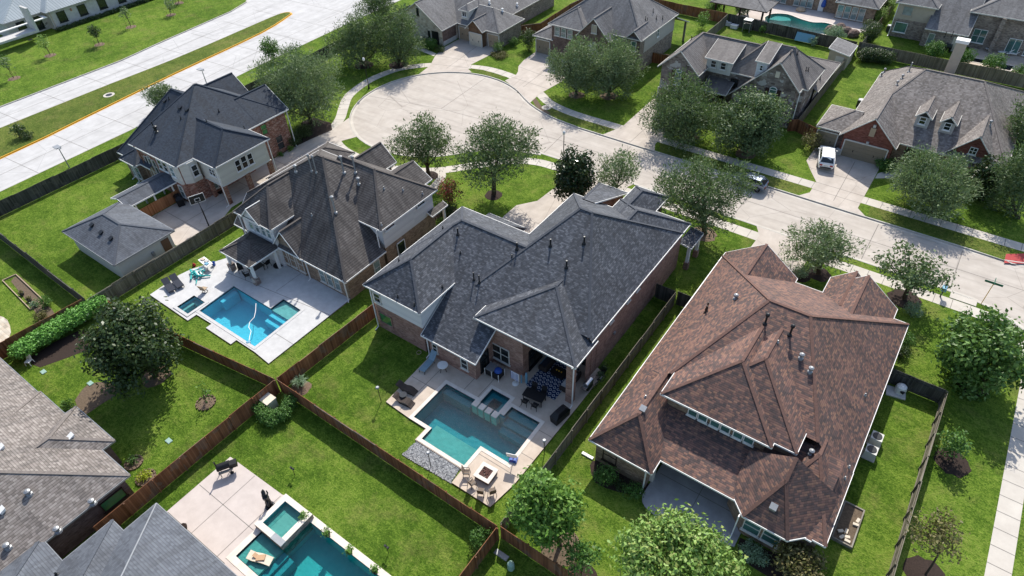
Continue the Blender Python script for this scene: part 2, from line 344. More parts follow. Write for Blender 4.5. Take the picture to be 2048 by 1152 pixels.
BLVD = [(-90, -140), (-90, -10), (-89.8, 10), (-90.9, 18), (-92.7, 35), (-94.4, 40), (-98, 43.2), (-107, 43.8), (-107, 53), (-98, 54), (-95, 58), (-95, 170), (-67.5, 170), (-67.8, 40), (-67.2, 20), (-65.5, -3), (-65.1, -21), (-65, -140)]
POOL1 = [(2.5, -17.85), (4.5, -17.85), (4.5, -19.12), (8.95, -19.12), (8.95, -16.95), (11.75, -16.95), (11.65, -12.35), (8.75, -12.35), (8.75, -13.42), (8.15, -13.42), (8.15, -11.7), (6.2, -11.7), (6.2, -13.46), (2.5, -13.52)]
POOL2 = [(-24.2, -20.25), (-15.5, -20.25), (-15.6, -16), (-15.65, -14.45), (-18.4, -14.35), (-18.4, -16), (-24.4, -15.95)]
SPA2 = [(-26.6, -21.2), (-24.75, -21.2), (-24.75, -19.2), (-26.6, -19.2)]
POOL3 = [(0, -34.2), (0, -31.9), (2.4, -31.9), (2.4, -29.35), (14.2, -29.35), (14.2, -34.2)]
POOL4 = smooth([(-3.71,83.76), (-3.15,86.06), (-0.80,87.17), (1.76,86.17), (4.11,85.66), (6.01,86.52), (8.06,85.87), (8.91,84.04), (7.50,81.42), (3.41,81.01), (-0.51,81.04), (-3.06,81.94)], 3)
POOL5 = [(29.48,83.63), (31.35,83.68), (31.29,82.14), (29.37,82.04)]
POOL6 = [(33.63,83.36), (35.10,83.42), (34.87,81.41), (33.48,81.38)]
g = MB(); sheet_holes(g, [(-700, -500), (700, -500), (700, 900), (-700, 900)], [STREET, BLVD, POOL1, POOL2, SPA2, POOL3, POOL4, POOL5, POOL6], 0)
struct('ground', g, 'grass')
g = MB(); g.prism(offs(STREET, .1), -.12, -.12)
for a, b in (((-32.09,38.24), (-31.41,26.10)), ((-43.76,23.31), (-31.41,26.10)), ((-31.41,26.10), (-12, 27.8)), ((-12, 27.8), (46, 27.75)), ((-12.5, 32), (-11.8, 23)), ((14, 31.7), (14, 23.6)), ((-3, 31.8), (-3, 23.6)), ((28, 31.7), (28, 23.6)), ((36.4, 31.7), (36.4, 23.6)), ((46.6, 27.7), (46.6, 23))):
    line(g, a, b, .07, -.116, 1)
for k in range(30): line(g, (46.5, -80+6*k), (56, -80+6*k), .06, -.116, 1)
off_ = offs(STREET, -.42)
for a, b, c, d in zip(ccw(STREET), ccw(STREET)[1:]+ccw(STREET)[:1], offs(STREET, -.38), offs(STREET, -.38)[1:]+offs(STREET, -.38)[:1]): g.face([(*a, -.113), (*b, -.113), (*d, -.113), (*c, -.113)][::-1], 2)
struct('street', g, ['street_concrete', 'joint', 'walk_concrete'])
g = MB(); g.prism(offs(BLVD, .1), -.12, -.12)
for k in range(40):
    y = -130+7*k
    line(g, (-90, y), (-65, y+1.8), .07, -.116, 1)
for p in ([(-86.4, -140), (-86.2, -10), (-86, 12), (-87, 25), (-88, 40)], [(-69.5, -140), (-69.4, -20), (-71, 12), (-73, 32), (-74, 60)]):
    for a, b in zip(p, p[1:]): line(g, a, b, .08, -.116, 1)
struct('road', g, ['road_concrete', 'joint'])
def kerb(poly, name='kerb', wd=.16, m='kerb_concrete'):
    g = MB(); A = ccw(poly); B = offs(poly, wd); n = len(A)
    for i in range(n):
        a, b, c, d = A[i], A[(i+1) % n], B[(i+1) % n], B[i]
        g.face([(*a, -.13), (*b, -.13), (*b, .02), (*a, .02)][::-1]); g.face([(*a, .02), (*d, .02), (*c, .02), (*b, .02)]); g.face([(*d, -.02), (*c, -.02), (*c, .02), (*d, .02)][::-1])
    return struct(name, g, m)
kerb(STREET); kerb(BLVD)
MED = smooth([(-82.9, -140), (-82.9, -13), (-82.3, 15), (-83.2, 36), (-83, 39.5), (-82.2, 40.6), (-81.4, 40.4), (-80.8, 39.3), (-78.5, 30.7), (-76.9, 11.7), (-75.1, -4.2), (-73.8, -17.3), (-72.6, -60), (-72.5, -140)], 3)
g = MB(); g.prism(offs(MED, -.14), -.13, .02, 0); struct('median_lawn', g, 'grass_verge')
g = MB(); A = ccw(MED); B = offs(MED, -.15); n = len(A)
for i in range(n):
    a, b, c, d = A[i], A[(i+1) % n], B[(i+1) % n], B[i]; k = 1 if (a[0]+b[0])/2 > -81.8 and (a[1]+b[1])/2 > -150 and (b[1]-a[1]) > 0 or ((a[1]+b[1])/2 > 39) else 0
    g.face([(*a, -.13), (*b, -.13), (*b, .03), (*a, .03)], k); g.face([(*a, .03), (*b, .03), (*c, .03), (*d, .03)], k)
    if k: e, f = offs(MED, .2)[i], offs(MED, .2)[(i+1) % n]; g.face([(*a, -.113), (*e, -.113), (*f, -.113), (*b, -.113)], 1)
struct('kerb', g, ['kerb_concrete', 'yellow'])
# side walks
WALK = [(46, 35.05), (0, 34.95), (-8, 34.9), (-14, 34.95), (-18.5, 35.8), (-21.5, 37.5), (-24.5, 39.2), (-28.5, 40.2), (-33.6, 40.4), (-38, 38.9), (-42.5, 36.7), (-45.8, 33.1), (-47, 29), (-47, 25.6), (-46, 21.5), (-43.8, 18.3), (-42, 16), (-40.3, 13.2), (-37.5, 10.8), (-33.5, 9.6), (-27, 9.8), (-21.5, 12.3), (-17.5, 16.5), (-14.5, 19.7), (-11.5, 21.3), (-8, 21.7), (0, 21.7), (38, 21.7), (41.5, 20.9), (43.6, 18), (44.2, 14), (44.2, -60)]
g = MB(); pl = smooth(WALK, 4); P = strip(pl, 1.5); nn = len(pl); acc = 0.
for i in range(nn-1):
    a, b, c, d = P[i], P[i+1], P[2*nn-2-i], P[2*nn-1-i]; g.face([(*d, .006), (*c, .006), (*b, .006), (*a, .006)])
for i in range(nn-1):
    p, q = Vector(pl[i]), Vector(pl[i+1]); L = (q-p).length; d = (q-p)/L; s_ = -acc
    while s_ < L:
        if s_ >= 0: c = p+d*s_; x = Vector((-d.y, d.x))*.75; line(g, c-x, c+x, .05, .012, 1)
        s_ += 1.55
    acc = (acc+L) % 1.55
struct('sidewalk', g, ['walk_concrete', 'joint'])
def drive(poly, joints, m='drive_concrete', name='driveway', z=.016):
    g = MB(); g.prism(poly, z, z)
    for a, b in joints: line(g, a, b, .06, z+.004, 1)
    return struct(name, g, [m, 'joint'])
drive([(17.3, 43.8), (17.3, 40), (18.5, 37.9), (19.8, 35.8), (19.8, 33.2), (18.9, 31.87), (26.4, 31.87), (25.3, 33), (25.3, 43.5)], [((22.4, 43), (22.6, 33)), ((18, 38.6), (25.3, 38.6)), ((19.8, 35.8), (25.3, 35.8)), ((19.8, 34.1), (25.3, 34.1))])
drive([(-30.7, 51), (-30.5, 46.2), (-29.9, 43.8), (-28.8, 42.1), (-28.3, 40.7), (-28.7, 38.4), (-25.7, 37.0), (-21.2, 34.3), (-21.6, 37.6), (-21, 42.6), (-22, 49), (-26.6, 51)], [((-29.8, 43.7), (-21.2, 42.5)), ((-25.5, 49), (-25, 38)), ((-28.6, 40), (-21.4, 39.5))])
drive([(-45.2, 48.5), (-45.2, 43), (-44.2, 39.8), (-42.4, 36.4), (-41.9, 33.1), (-39, 35.8), (-35, 38.0), (-36.4, 38.8), (-36.9, 40.2), (-36.5, 45), (-36.2, 48)], [((-44, 40), (-36.8, 41.5)), ((-40.6, 47), (-39.4, 37)), ((-42.7, 37), (-36.6, 39))])
drive([(-6.5, 45), (-6.4, 35.3), (-7.6, 31.95), (.2, 31.9), (-.5, 33.5), (-.6, 45)], [((-3.5, 44), (-3.5, 32.2)), ((-6.4, 39), (-.6, 39))])
drive([(-7, 5.5), (-7.97, 9.5), (-7.97, 12.1), (-6.4, 14.2), (-6.2, 17.1), (-5.5, 20), (-6.5, 23.5), (1.5, 23.5), (.3, 20), (.4, 5.5)], [((-3.2, 6), (-2.6, 23)), ((-8, 10.5), (.4, 10.5)), ((-6.2, 16), (.4, 16))])
drive([(17.6, 13), (17.8, 22), (16.9, 23.55), (24.3, 23.55), (23.4, 22), (23.3, 13)], [((20.6, 14), (20.6, 23)), ((17.7, 18), (23.3, 18))])
drive([(-43.3, -15.2), (-43.3, -9.2), (-41.2, -9.2), (-41.3, 6.6), (-40.9, 9.7), (-40.3, 12.9), (-40.9, 16.6), (-37.2, 13.9), (-36, 13.3), (-37.1, 11.1), (-36.7, 5), (-36.7, -7), (-35.9, -8.6), (-33.5, -11.5), (-33.5, -15.2)], [((-43, -12), (-34, -12)), ((-38.9, -15), (-38.9, 10)), ((-41, -3), (-36.7, -3)), ((-41, 3), (-36.7, 3))])
drive(strip(smooth([(-21.2, 13.2), (-19.6, 12.2), (-18.9, 10), (-18.6, 7.5), (-18.4, 5)], 3), 1.1), [], 'walk_concrete', 'path', .014)
drive([(26.4, 43.6), (25.4, 41.6), (25.4, 40.4), (27.2, 41.6), (28.5, 44.5), (27.5, 45.6)], [], 'walk_concrete', 'path', .012)
drive([(-46.6, 41), (-44.6, 40.6), (-44.3, 39.6), (-46.7, 39.9), (-50, 40.4), (-50, 41.8)], [], 'walk_concrete', 'path', .012)
def patch(poly, m, name, z=.008, kind='structure', k=4):
    g = MB(); g.prism(smooth(list(poly)+[poly[0]], k)[:-1] if k > 1 else poly, z, z); return struct(name, g, m, kind)
for p in ([(26.6, 32.1), (40.5, 32.0), (40.5, 34.25), (26.4, 34.2)], [(.9, 32.1), (18.6, 32.1), (19.6, 34.2), (-.2, 34.15)], [(-19, 33.6), (-16.5, 32.8), (-8.2, 32.1), (-7, 34.1), (-14, 34.1), (-18, 34.8)], [(-30, 38.6), (-34.6, 38.4), (-36.2, 39.1), (-34, 39.7), (-29, 39.6)]):
    patch(p, 'grass_verge', 'verge', .007, k=1)
patch([(40.15,32.89), (42.16,34.32), (42.35,32.42), (40.17,31.17)], 'red', 'kerb_ramp', .018, k=1)
patch([(-45.53,-28.91), (-45.82,-27.94), (-40.87,-28.36), (-37.23,-28.63), (-35.46,-29.17), (-36.63,-29.95), (-39.98,-29.57)], 'soil', 'soil_bed', .012, k=2)
patch([(-40.92,-32.13), (-39.66,-31.97), (-37.51,-32.62), (-36.51,-33.55), (-36.17,-34.27), (-49.5, -34.6), (-50, -33)], 'stone_cream', 'stone_path', .014, k=2)
patch([(-23.86,-33.40), (-24.58,-31.85), (-23.32,-30.65), (-21.45,-30.77), (-21.44,-32.43), (-21.68,-33.89)], 'soil', 'bare_soil', .006)
patch([(-21.73,35.66), (-21.37,36.07), (-19.22,34.44), (-17.29,33.49), (-16.76,32.94), (-18.23,33.08), (-20.20,34.19)], 'soil', 'bare_soil', .01)
# pools
cells('pool_tile', .15, .15, [(.03, .06, .09), (.05, .09, .13), (.07, .12, .15)], .3, .1, .2, 1., .3)
def pool(label, outline, deckz, wz, depth, pm, wm, ledges=(), coping=.32, copm='coping', name='swimming_pool'):
    cx = sum(p[0] for p in outline)/len(outline); cy = sum(p[1] for p in outline)/len(outline)
    t = thing(name, label, 'pool', (cx, cy, 0)); o = (cx, cy, 0); A = ccw(outline)
    b = MB()
    for p, q in zip(A, A[1:]+A[:1]): b.face([(*p, deckz), (*q, deckz), (*q, wz-.12), (*p, wz-.12)][::-1], 1); b.face([(*p, wz-.12), (*q, wz-.12), (*q, -depth), (*p, -depth)][::-1])
    sheet_holes(b, A, [], -depth); b.build('basin', [pm, 'pool_tile'], t, o)
    c = MB(); B = offs(A, coping); n = len(A)
    for i in range(n):
        a, d, e, f = A[i], A[(i+1) % n], B[(i+1) % n], B[i]
        c.face([(*a, deckz+.03), (*f, deckz+.03), (*e, deckz+.03), (*d, deckz+.03)]); c.face([(*a, deckz-.08), (*a, deckz+.03), (*d, deckz+.03), (*d, deckz-.08)]); c.face([(*f, deckz-.02), (*e, deckz-.02), (*e, deckz+.03), (*f, deckz+.03)])
    c.build('coping', copm, t, o)
    for nm, poly, z, m in ledges: MB().prism(poly, -depth+.01, z, 0).build(nm, m, t, o)
    wt = MB(); sheet_holes(wt, offs(A, -.004), [], wz); wt.build('water', wm, t, o); return t
def rect(a, b, c, d): return [(a, b), (c, b), (c, d), (a, d)]
p1 = pool('teal backyard pool with a square spa and stepping stones behind the mottled charcoal roofed house', POOL1, .12, .03, 1.5, 'plaster_teal', 'water_teal',
     [('ledge', rect(4.54, -19.08, 8.91, -17.3), -.12, 'plaster_pale'), ('step', rect(8.85, -13.1, 11.6, -12.4), -.2, 'plaster_teal'), ('step', rect(8.85, -13.85, 11.61, -13.11), -.5, 'plaster_teal'), ('step', rect(8.85, -14.5, 11.62, -13.86), -.8, 'plaster_teal'), ('step', rect(2.55, -14.2, 5.6, -13.57), -.35, 'plaster_teal'),
      ('spa_bench', rect(6.25, -12.2, 8.1, -11.75), -.3, 'plaster_teal'), ('spa_bench', rect(6.25, -13.4, 6.7, -12.21), -.3, 'plaster_teal'), ('spa_bench', rect(7.65, -13.4, 8.1, -12.21), -.3, 'plaster_teal'), ('spa_wall', rect(6.22, -13.62, 8.9, -13.44), .02, 'plaster_teal')])
for x in (5.72, 6.4, 7.1, 7.8): MB().box(x, -14.05, -1, x+.55, -13.46, .155).build('stepping_stone', 'coping', p1, p1.location)
MB().box(8.18, -13.45, -1, 8.72, -12.9, .157).build('stepping_stone', 'coping', p1, p1.location)
p2 = pool('bright aqua pool with a shallow sun shelf in the white deck', POOL2, .12, .02, 1.5, 'plaster_aqua', 'water_aqua',
     [('ledge', rect(-18.36, -15.95, -15.68, -14.42), -.12, 'plaster_pale'), ('step', rect(-18.3, -16.5, -15.62, -15.96), -.35, 'plaster_aqua'), ('step', rect(-18.3, -17.1, -15.6, -16.51), -.65, 'plaster_aqua'), ('bench', rect(-24.3, -18, -23.7, -16.1), -.3, 'plaster_aqua')], .3, 'deck_white')
pool('small square aqua spa in the white deck beside the bright aqua pool', SPA2, .16, .08, .9, 'plaster_aqua', 'water_aqua', [('bench', rect(-26.57, -19.7, -24.78, -19.23), -.35, 'plaster_pale'), ('bench', rect(-26.57, -21.17, -26.1, -19.71), -.35, 'plaster_pale'), ('bench', rect(-25.2, -21.17, -24.78, -19.71), -.35, 'plaster_pale')], .3, 'deck_white', 'spa')
pool('large teal pool with a pale sun shelf along the bottom edge', POOL3, .08, 0, 1.6, 'plaster_turq', 'water_deep', [('ledge', rect(.04, -34.15, 2.36, -31.95), -.1, 'plaster_pale'), ('step', rect(2.37, -34.15, 2.9, -31.95), -.35, 'plaster_teal'), ('step', rect(2.91, -34.15, 3.4, -31.95), -.6, 'plaster_teal')], .5)
pool('turquoise free form pool behind the taupe roofed stone and brick house', POOL4, .04, 0, 1.5, 'plaster_green', 'water_teal', [('ledge', smooth([(-2.95,83.66), (-2.38,85.67), (-0.49,86.23), (0.50,85.15), (-1.06,83.95)], 3), -.15, 'plaster_pale')], .25)
pool('small dark blue pool basin seen between the shrubs beyond the grey fence', POOL5, .04, 0, 1.2, 'navy', 'water_deep', (), .2)
pool('dark blue pool corner beside the rightmost shrub beyond the grey fence', POOL6, .04, 0, 1.2, 'navy', 'water_deep', (), .2)
def deck(outer, holes, z, m, edge, joints=(), name='patio'):
    g = MB(); sheet_holes(g, outer, [offs(h, .01) for h in holes], z); A = ccw(outer)
    for a, b in zip(A, A[1:]+A[:1]): g.face([(*a, -.05), (*b, -.05), (*b, z), (*a, z)], 1)
    for a, b in joints: line(g, a, b, .05, z+.004, 2)
    return struct(name, g, [m, edge, 'joint'])
deck([(-.6, -18.0), (2.0, -18.15), (4.1, -18.2), (4.1, -19.5), (9.05, -19.5), (9.1, -20.85), (12.8, -20.8), (13.2, -18.2), (13.4, -9), (13.4, -4.5), (2.2, -4.5), (2.2, -10.5), (-.9, -11.0)], [POOL1], .12, 'deck_tan', 'brick_dark',
     [((1, -18), (1, -11.4)), ((4.2, -13.4), (4.2, -11.6)), ((-.6, -14.6), (2.4, -14.6)), ((5.7, -13.4), (5.7, -9)), ((9.3, -12.2), (9.3, -9)), ((11.8, -13), (13.3, -13)), ((11.8, -15.6), (13.2, -15.6)), ((9, -17.6), (13.1, -17.6))], 'pool_deck')
deck([(-30.7, -21.7), (-24, -21.75), (-24, -20.75), (-21.6, -20.7), (-21.6, -21.35), (-17.7, -21.35), (-17.7, -20.7), (-15, -20.7), (-12.7, -20.9), (-12.65, -10.5), (-22, -10.5), (-27.0, -10.4), (-28.99,-13.55), (-30.61,-16.82), (-30.88,-18.17)], [POOL2, SPA2], .12, 'deck_white', 'brick_grey', [((-20, -14), (-20, -10.6)), ((-27, -15), (-12.7, -13.3)), ((-15.3, -18), (-12.7, -18))], 'pool_deck')
deck([(-7.3, -37.5), (-7.3, -29.2), (-1.1, -29.05), (-.55, -28.85), (15, -28.85), (15, -37.5)], [POOL3], .08, 'deck_pink', 'brick_grey', [((-4.2, -37), (-4.2, -29.2)), ((-1.1, -35), (-1.1, -29.2)), ((-7.2, -32.2), (-.2, -32.2)), ((-7.2, -35), (-.2, -35))], 'pool_deck')
deck([(-8.5, 81), (-4.2, 80.6), (8.8, 80.6), (10, 82), (14.2, 88), (14.2, 91.4), (-8.5, 92)], [POOL4], .04, 'deck_pink', 'deck_pink', (), 'pool_deck')
deck(smooth([(21.7, -13.4), (22.3, -14.2), (24.8, -14.45), (28.9, -13.4)], 3)+[(28.9, -12), (28.7, -6.2), (21.8, -6.2)], [], .06, 'deck_grey', 'deck_grey', [((25.2, -14.3), (25.2, -7)), ((22, -11), (28.7, -11))])
deck([(28.5, 80.8), (40, 80.2), (40, 90), (28.5, 90)], [POOL5, POOL6], .03, 'deck_tan', 'deck_tan')

# ------------------------------------------------ houses: roofs as meeting slopes, walls that follow them
def clip(poly, a, b, c):
    out = []; n = len(poly)
    for i in range(n):
        p, q = poly[i], poly[(i+1) % n]; dp = a*p[0]+b*p[1]-c; dq = a*q[0]+b*q[1]-c
        if dp <= 1e-9: out.append(p)
        if (dp < -1e-9 and dq > 1e-9) or (dp > 1e-9 and dq < -1e-9):
            t = dp/(dp-dq); out.append((p[0]+(q[0]-p[0])*t, p[1]+(q[1]-p[1])*t))
    return out
DIRS = {'W': (-1, 0), 'E': (1, 0), 'S': (0, -1), 'N': (0, 1)}
class House:
    def __init__(s, label, c, roof, cat='house', name='house'):
        s.t = thing(name, label, cat, (*c, 0)); s.o = (*c, 0); s.rf = MB(); s.fa = MB(); s.w = {}; s.roofm = roof; s.nb = 0; s.B = []; s.ops = []
    def blk(s, W=None, E=None, S=None, N=None, ex=(), wall=None, inset=.42, dz=0, fascia=True, z0=0, roof=True):
        """each side: (coordinate, eave z, pitch) a slope; (coordinate,) a gable; a number an inner cut hidden in the next block"""
        s.nb += 1; dz += .004*s.nb; ins = inset+.011*(s.nb % 9)
        pl = []; cl = []
        for k, v in (('W', W), ('E', E), ('S', S), ('N', N)):
            if v is None: continue
            nx, ny = DIRS[k]; sg = nx+ny
            if isinstance(v, (int, float)): cl.append((nx, ny, v*sg, 0))
            elif len(v) == 1: cl.append((nx, ny, v[0]*sg, 1))
            else: pl.append((nx, ny, v[0]*sg, v[1]+dz, v[2]))
        for nx, ny, d, z, p in ex: pl.append((nx, ny, d, z+dz, p))
        big = [(-300, -300), (300, -300), (300, 300), (-300, 300)]
        base = big
        for nx, ny, d, *_ in pl+cl: base = clip(base, nx, ny, d)
        hts = lambda x, y: min(z+p*(d-nx*x-ny*y) for nx, ny, d, z, p in pl)
        s.B.append((base, hts))
        polys = []
        for i, (nx, ny, d, z, p) in enumerate(pl):
            q = base
            for j, (mx, my, e, z2, p2) in enumerate(pl):
                if j != i and len(q) > 2: q = clip(q, -p*nx+p2*mx, -p*ny+p2*my, z2+p2*e-z-p*d)
            if len(q) < 3: continue
            P3 = [(x, y, z+p*(d-nx*x-ny*y)) for x, y in q]
            k = sqrt(1+p*p); uv = [(-ny*x+nx*y, (d-nx*x-ny*y)*k) for x, y in q]
            polys.append(P3)
            if roof: s.rf.face(P3, 0, uv)
        if roof:
            key = lambda a, b: tuple(sorted((tuple(round(c_, 2) for c_ in a), tuple(round(c_, 2) for c_ in b))))
            cnt = {}
            for P3 in polys:
                for a, b in zip(P3, P3[1:]+P3[:1]): cnt.setdefault(key(a, b), []).append((a, b))
            for es in cnt.values():
                a, b = Vector(es[0][0]), Vector(es[0][1])
                if (a-b).length < .05: continue
                if len(es) > 1:
                    d3 = (b-a).normalized(); x = d3.cross(Vector((0, 0, 1)))
                    if x.length > .1: x.normalize(); s.rf.obox((a+b)/2+Vector((0, 0, .0)), (b-a)/2, x*.12, d3.cross(x)*.03, 1)
                elif fascia:
                    m = (a+b)/2; d3 = (b-a).normalized(); h = Vector((d3.y, -d3.x, 0)).normalized()
                    inner = any(abs(nx*m.x+ny*m.y-d) < .01 and kk == 0 for nx, ny, d, kk in cl)
                    if inner: continue
                    s.fa.obox(m+h*.022-Vector((0, 0, .075)), (b-a)/2+d3*.02, h*.024, Vector((0, 0, .08)))
            s.rf.face([(x, y, min(hts(x, y) for _ in (0,))-.16) for x, y in base][::-1]) if len(pl) == 1 else None
        if wall:
            reg = big; edges = []
            for nx, ny, d, *r_ in pl+cl: reg = clip(reg, nx, ny, d if (len(r_) == 1 and r_[0] == 0) else d-ins)
            for a, b in zip(reg, reg[1:]+reg[:1]):
                m = ((a[0]+b[0])/2, (a[1]+b[1])/2)
                if any(abs(nx*m[0]+ny*m[1]-d) < .01 and kk == 0 for nx, ny, d, kk in cl): continue
                T = [0, 1]; f = lambda t: hts(a[0]+(b[0]-a[0])*t, a[1]+(b[1]-a[1])*t)
                for i in range(1, 60):
                    t = i/60
                    if abs(f(t-1/60)+f(t+1/60)-2*f(t)) > 1e-4: T.append(t)
                T.sort()
                for t0, t1 in zip(T, T[1:]):
                    q0, q1 = [(a[0]+(b[0]-a[0])*t, a[1]+(b[1]-a[1])*t) for t in (t0, t1)]; h0, h1 = f(t0)-.06, f(t1)-.06; lo = z0
                    for top, mk in wall:
                        c0, c1 = min(h0, top or 99), min(h1, top or 99)
                        if max(c0, c1) <= lo: break
                        s.w.setdefault(mk, MB()).face([(*q0, lo), (*q1, lo), (*q1, max(lo, c1)), (*q0, max(lo, c0))]); lo = top or 99
                        if lo >= 99: break
        return s
    def h(s, x, y):
        hs = [f(x, y) for b, f in s.B if len(clip(clip(clip(clip(b, 1, 0, x), -1, 0, -x), 0, 1, y), 0, -1, -y)) or _in(b, x, y)]
        return max(hs) if hs else 3.
    def wall(s, poly, z0, z1, m):
        s.w.setdefault(m, MB()).prism(poly, z0, z1); return s
    def fr(s, face, pl, u, z):
        nx, ny = DIRS[face]; tx, ty = -ny, nx
        return Vector((nx*pl*(nx+ny) if nx else u, ny*pl*(nx+ny) if ny else u, z)), Vector((abs(tx), abs(ty), 0)), Vector((nx, ny, 0))
    def win(s, face, pl, u, z, w_, h_, nx=1, ny=2, g_='glass_teal', fm='offwhite', arch=False, sh=False, name='window', fw=.07):
        """window centred at u along the wall whose outer face is at pl, sill at z"""
        c, t, n = s.fr(face, pl, u, z); f = MB(); up = Vector((0, 0, 1)); C_ = c+up*h_/2-s.t.location
        for sg in (-1, 1): f.obox(C_+t*sg*(w_/2-fw/2)+n*.03, t*fw/2, up*h_/2, n*.05)
        for sg in (-1, 1): f.obox(C_+up*sg*(h_/2-fw/2)+n*.032, t*(w_/2), up*fw/2, n*.05)
        for i in range(1, nx): f.obox(C_+t*(i/nx-.5)*w_+n*.03, t*.035, up*h_/2, n*.04)
        for i in range(1, ny): f.obox(C_+up*(i/ny-.5)*h_+n*.028, t*w_/2, up*.025, n*.04)
        f.obox(C_-up*(h_/2+.05)+n*.05, t*(w_/2+.08), up*.05, n*.09)
        if arch:
            A = [C_+up*h_/2+t*(w_/2)*cos(pi*i/8)+up*(w_/2)*.75*sin(pi*i/8) for i in range(9)]
            for a, b in zip(A, A[1:]): f.bar(a+n*.03, b+n*.03, .08, .09)
        F = f.build(name, fm, s.t); P = MB().obox(C_+n*.008, t*(w_/2-.03), up*(h_/2-.03), n*.012)
        if arch: P.face([q+n*.02 for q in A])
        P.build('pane', g_, F)
        if sh:
            for sg in (-1, 1): MB().obox(C_+t*sg*(w_/2+.3)+n*.03, t*.26, up*(h_/2+.1), n*.03).build('shutter', 'shutter', s.t)
        return F
    def garage(s, face, pl, u, w_, h_=2.25, m='garage_tan', trim='offwhite'):
        c, t, n = s.fr(face, pl, u, 0); up = Vector((0, 0, 1)); L = s.t.location; f = MB(); C_ = c-L
        for r_ in range(4):
            for k in range(max(2, int(w_/1.2))):
                q = max(2, int(w_/1.2)); f.obox(C_+t*((k+.5)/q-.5)*w_+up*(h_*(r_+.5)/4)+n*.02, t*(w_/q/2-.03), up*(h_/8-.025), n*.03)
        f.obox(C_+up*h_/2, t*w_/2, up*h_/2, n*.02); D = f.build('garage_door', m, s.t)
        d = MB()
        for sg in (-1, 1): d.obox(C_+t*sg*(w_/2+.07)+up*h_/2+n*.03, t*.07, up*(h_/2+.1), n*.05)
        d.obox(C_+up*(h_+.08)+n*.032, t*(w_/2), up*.08, n*.05); d.build('frame', trim, D)
        for x in (-.25, .25): MB().obox(C_+t*x*w_+up*h_*.45+n*.06, t*.04, up*.14, n*.02).build('handle', 'black', D)
    def door(s, face, pl, u, w_=1., h_=2.1, m='dark_brown'):
        c, t, n = s.fr(face, pl, u, 0); C_ = c-s.t.location; up = Vector((0, 0, 1))
        D = MB().obox(C_+up*(h_/2+.05)+n*.03, t*w_/2, up*h_/2, n*.04).build('door', m, s.t); MB().obox(C_+up*1.05+t*w_*.38+n*.1, t*.03, up*.06, n*.03).build('handle', 'steel', D)
    def spout(s, x, y, zt, ex=(0, -1), m='white'):
        x, y = x-s.o[0], y-s.o[1]
        MB().box(x-.045, y-.045, .15, x+.045, y+.045, zt).bar((x, y, .18), (x+ex[0]*.45, y+ex[1]*.45, .06), .09, .07).bar((x, y, zt), (x+ex[0]*.35, y+ex[1]*.35, zt+.2), .08).build('downspout', m, s.t)
    def vent(s, p, hh=.5, r_=.06, m='dark_metal', cap=None, kind='vent_pipe'):
        x, y = p; z = s.h(x, y)-.1; x -= s.o[0]; y -= s.o[1]; b = MB()
        if kind == 'vent_pipe':
            b.tube([(x, y, z), (x, y, z+hh+.1)], r_, 8)
            if cap: b.lathe([(0, hh-.12), (r_*2, hh-.12), (r_*2.2, hh+.08), (r_*.8, hh+.16), (0, hh+.16)], (x, y, z+.06), 10)
            b.lathe([(r_*2.6, .0), (r_*2.2, .16), (r_, .22)], (x, y, z), 8)
        else: b.obox((x, y, z+.16), (.2, 0, 0), (0, .18, .07), (0, 0, .12)).obox((x, y, z+.27), (.24, 0, 0), (0, .22, .08), (0, 0, .03))
        b.build(kind, m, s.t)
    def post(s, x, y, zt, r_=.22, m='brick_rose', z0=0):
        MB().box(x-r_-s.o[0], y-r_-s.o[1], z0, x+r_-s.o[0], y+r_-s.o[1], zt).build('column', m, s.t)
    def box(s, name, m, *b, parent=None):
        x0, y0, z0, x1, y1, z1 = b; return MB().box(x0, y0, z0, x1, y1, z1).build(name, m, parent or s.t, s.o)
    def done(s, fm='white'):
        if s.rf.f: s.rf.build('roof', [s.roofm, s.roofm+'_cap' if s.roofm+'_cap' in M else s.roofm], s.t, s.o)
        if s.fa.f: s.fa.build('gutter', fm, s.t, s.o)
        for k, b in s.w.items(): b.build('wall', k, s.t, s.o)
        return s
def _in(poly, x, y):
    n = len(poly); return n > 2 and all((q[0]-p[0])*(y-p[1])-(q[1]-p[1])*(x-p[0]) >= -1e-6 for p, q in zip(poly, poly[1:]+poly[:1]))

# --- the central house: mottled charcoal shingles, rose brick
H = House('large two storey house with mottled charcoal shingles and rose brick in the centre', (3, -2), 'shingle_charcoal')
rb = [(None, 'brick_rose')]
H.blk(W=(-7.95, 5.6, .7), N=(2.5, 5.6, .6), S=-7.6, E=3.5, ex=((0, -1, 12.1, 2.9, .55),), wall=rb)
H.blk(W=(-1.3,), S=(-12.1, 2.9, .55), E=(4.88,), N=-7.3, wall=rb)
H.blk(W=(-7.97, 5.6, .7), E=(-1.08, 5.6, .68), S=(-12, 5.6, .74), N=-3, wall=[(3.15, 'brick_rose'), (None, 'siding_white')], inset=.40)
H.blk(W=(.55, 5.6, .943), E=(13, 5.6, .945), S=-6.6, N=(10.85, 5.6, .636), ex=((0, -1, 12.1, 2.91, .55),), wall=rb)
H.blk(W=2.6, E=11.9, S=-9.0, N=-6.4, ex=((0, -1, 12.1, 2.91, .55), (1, 0, 13, 5.6, .945)), wall=None)
H.blk(W=(2.9, 5.3, .46), E=(13.18, 5.3, .46), S=(-9.5, 5.3, .46), N=-5.95, wall=None)
H.blk(W=(2.9, 5.3, .46), E=12.2, S=-7, N=-.5, ex=((1, 0, 13.18, 5.3, .46), (0, -1, 9.5, 5.3, .46)), wall=None)
H.blk(W=(5.2, 5.6, .75), E=(13.02, 5.6, .78), S=4.3, N=(12.6, 5.6, .64), wall=rb)
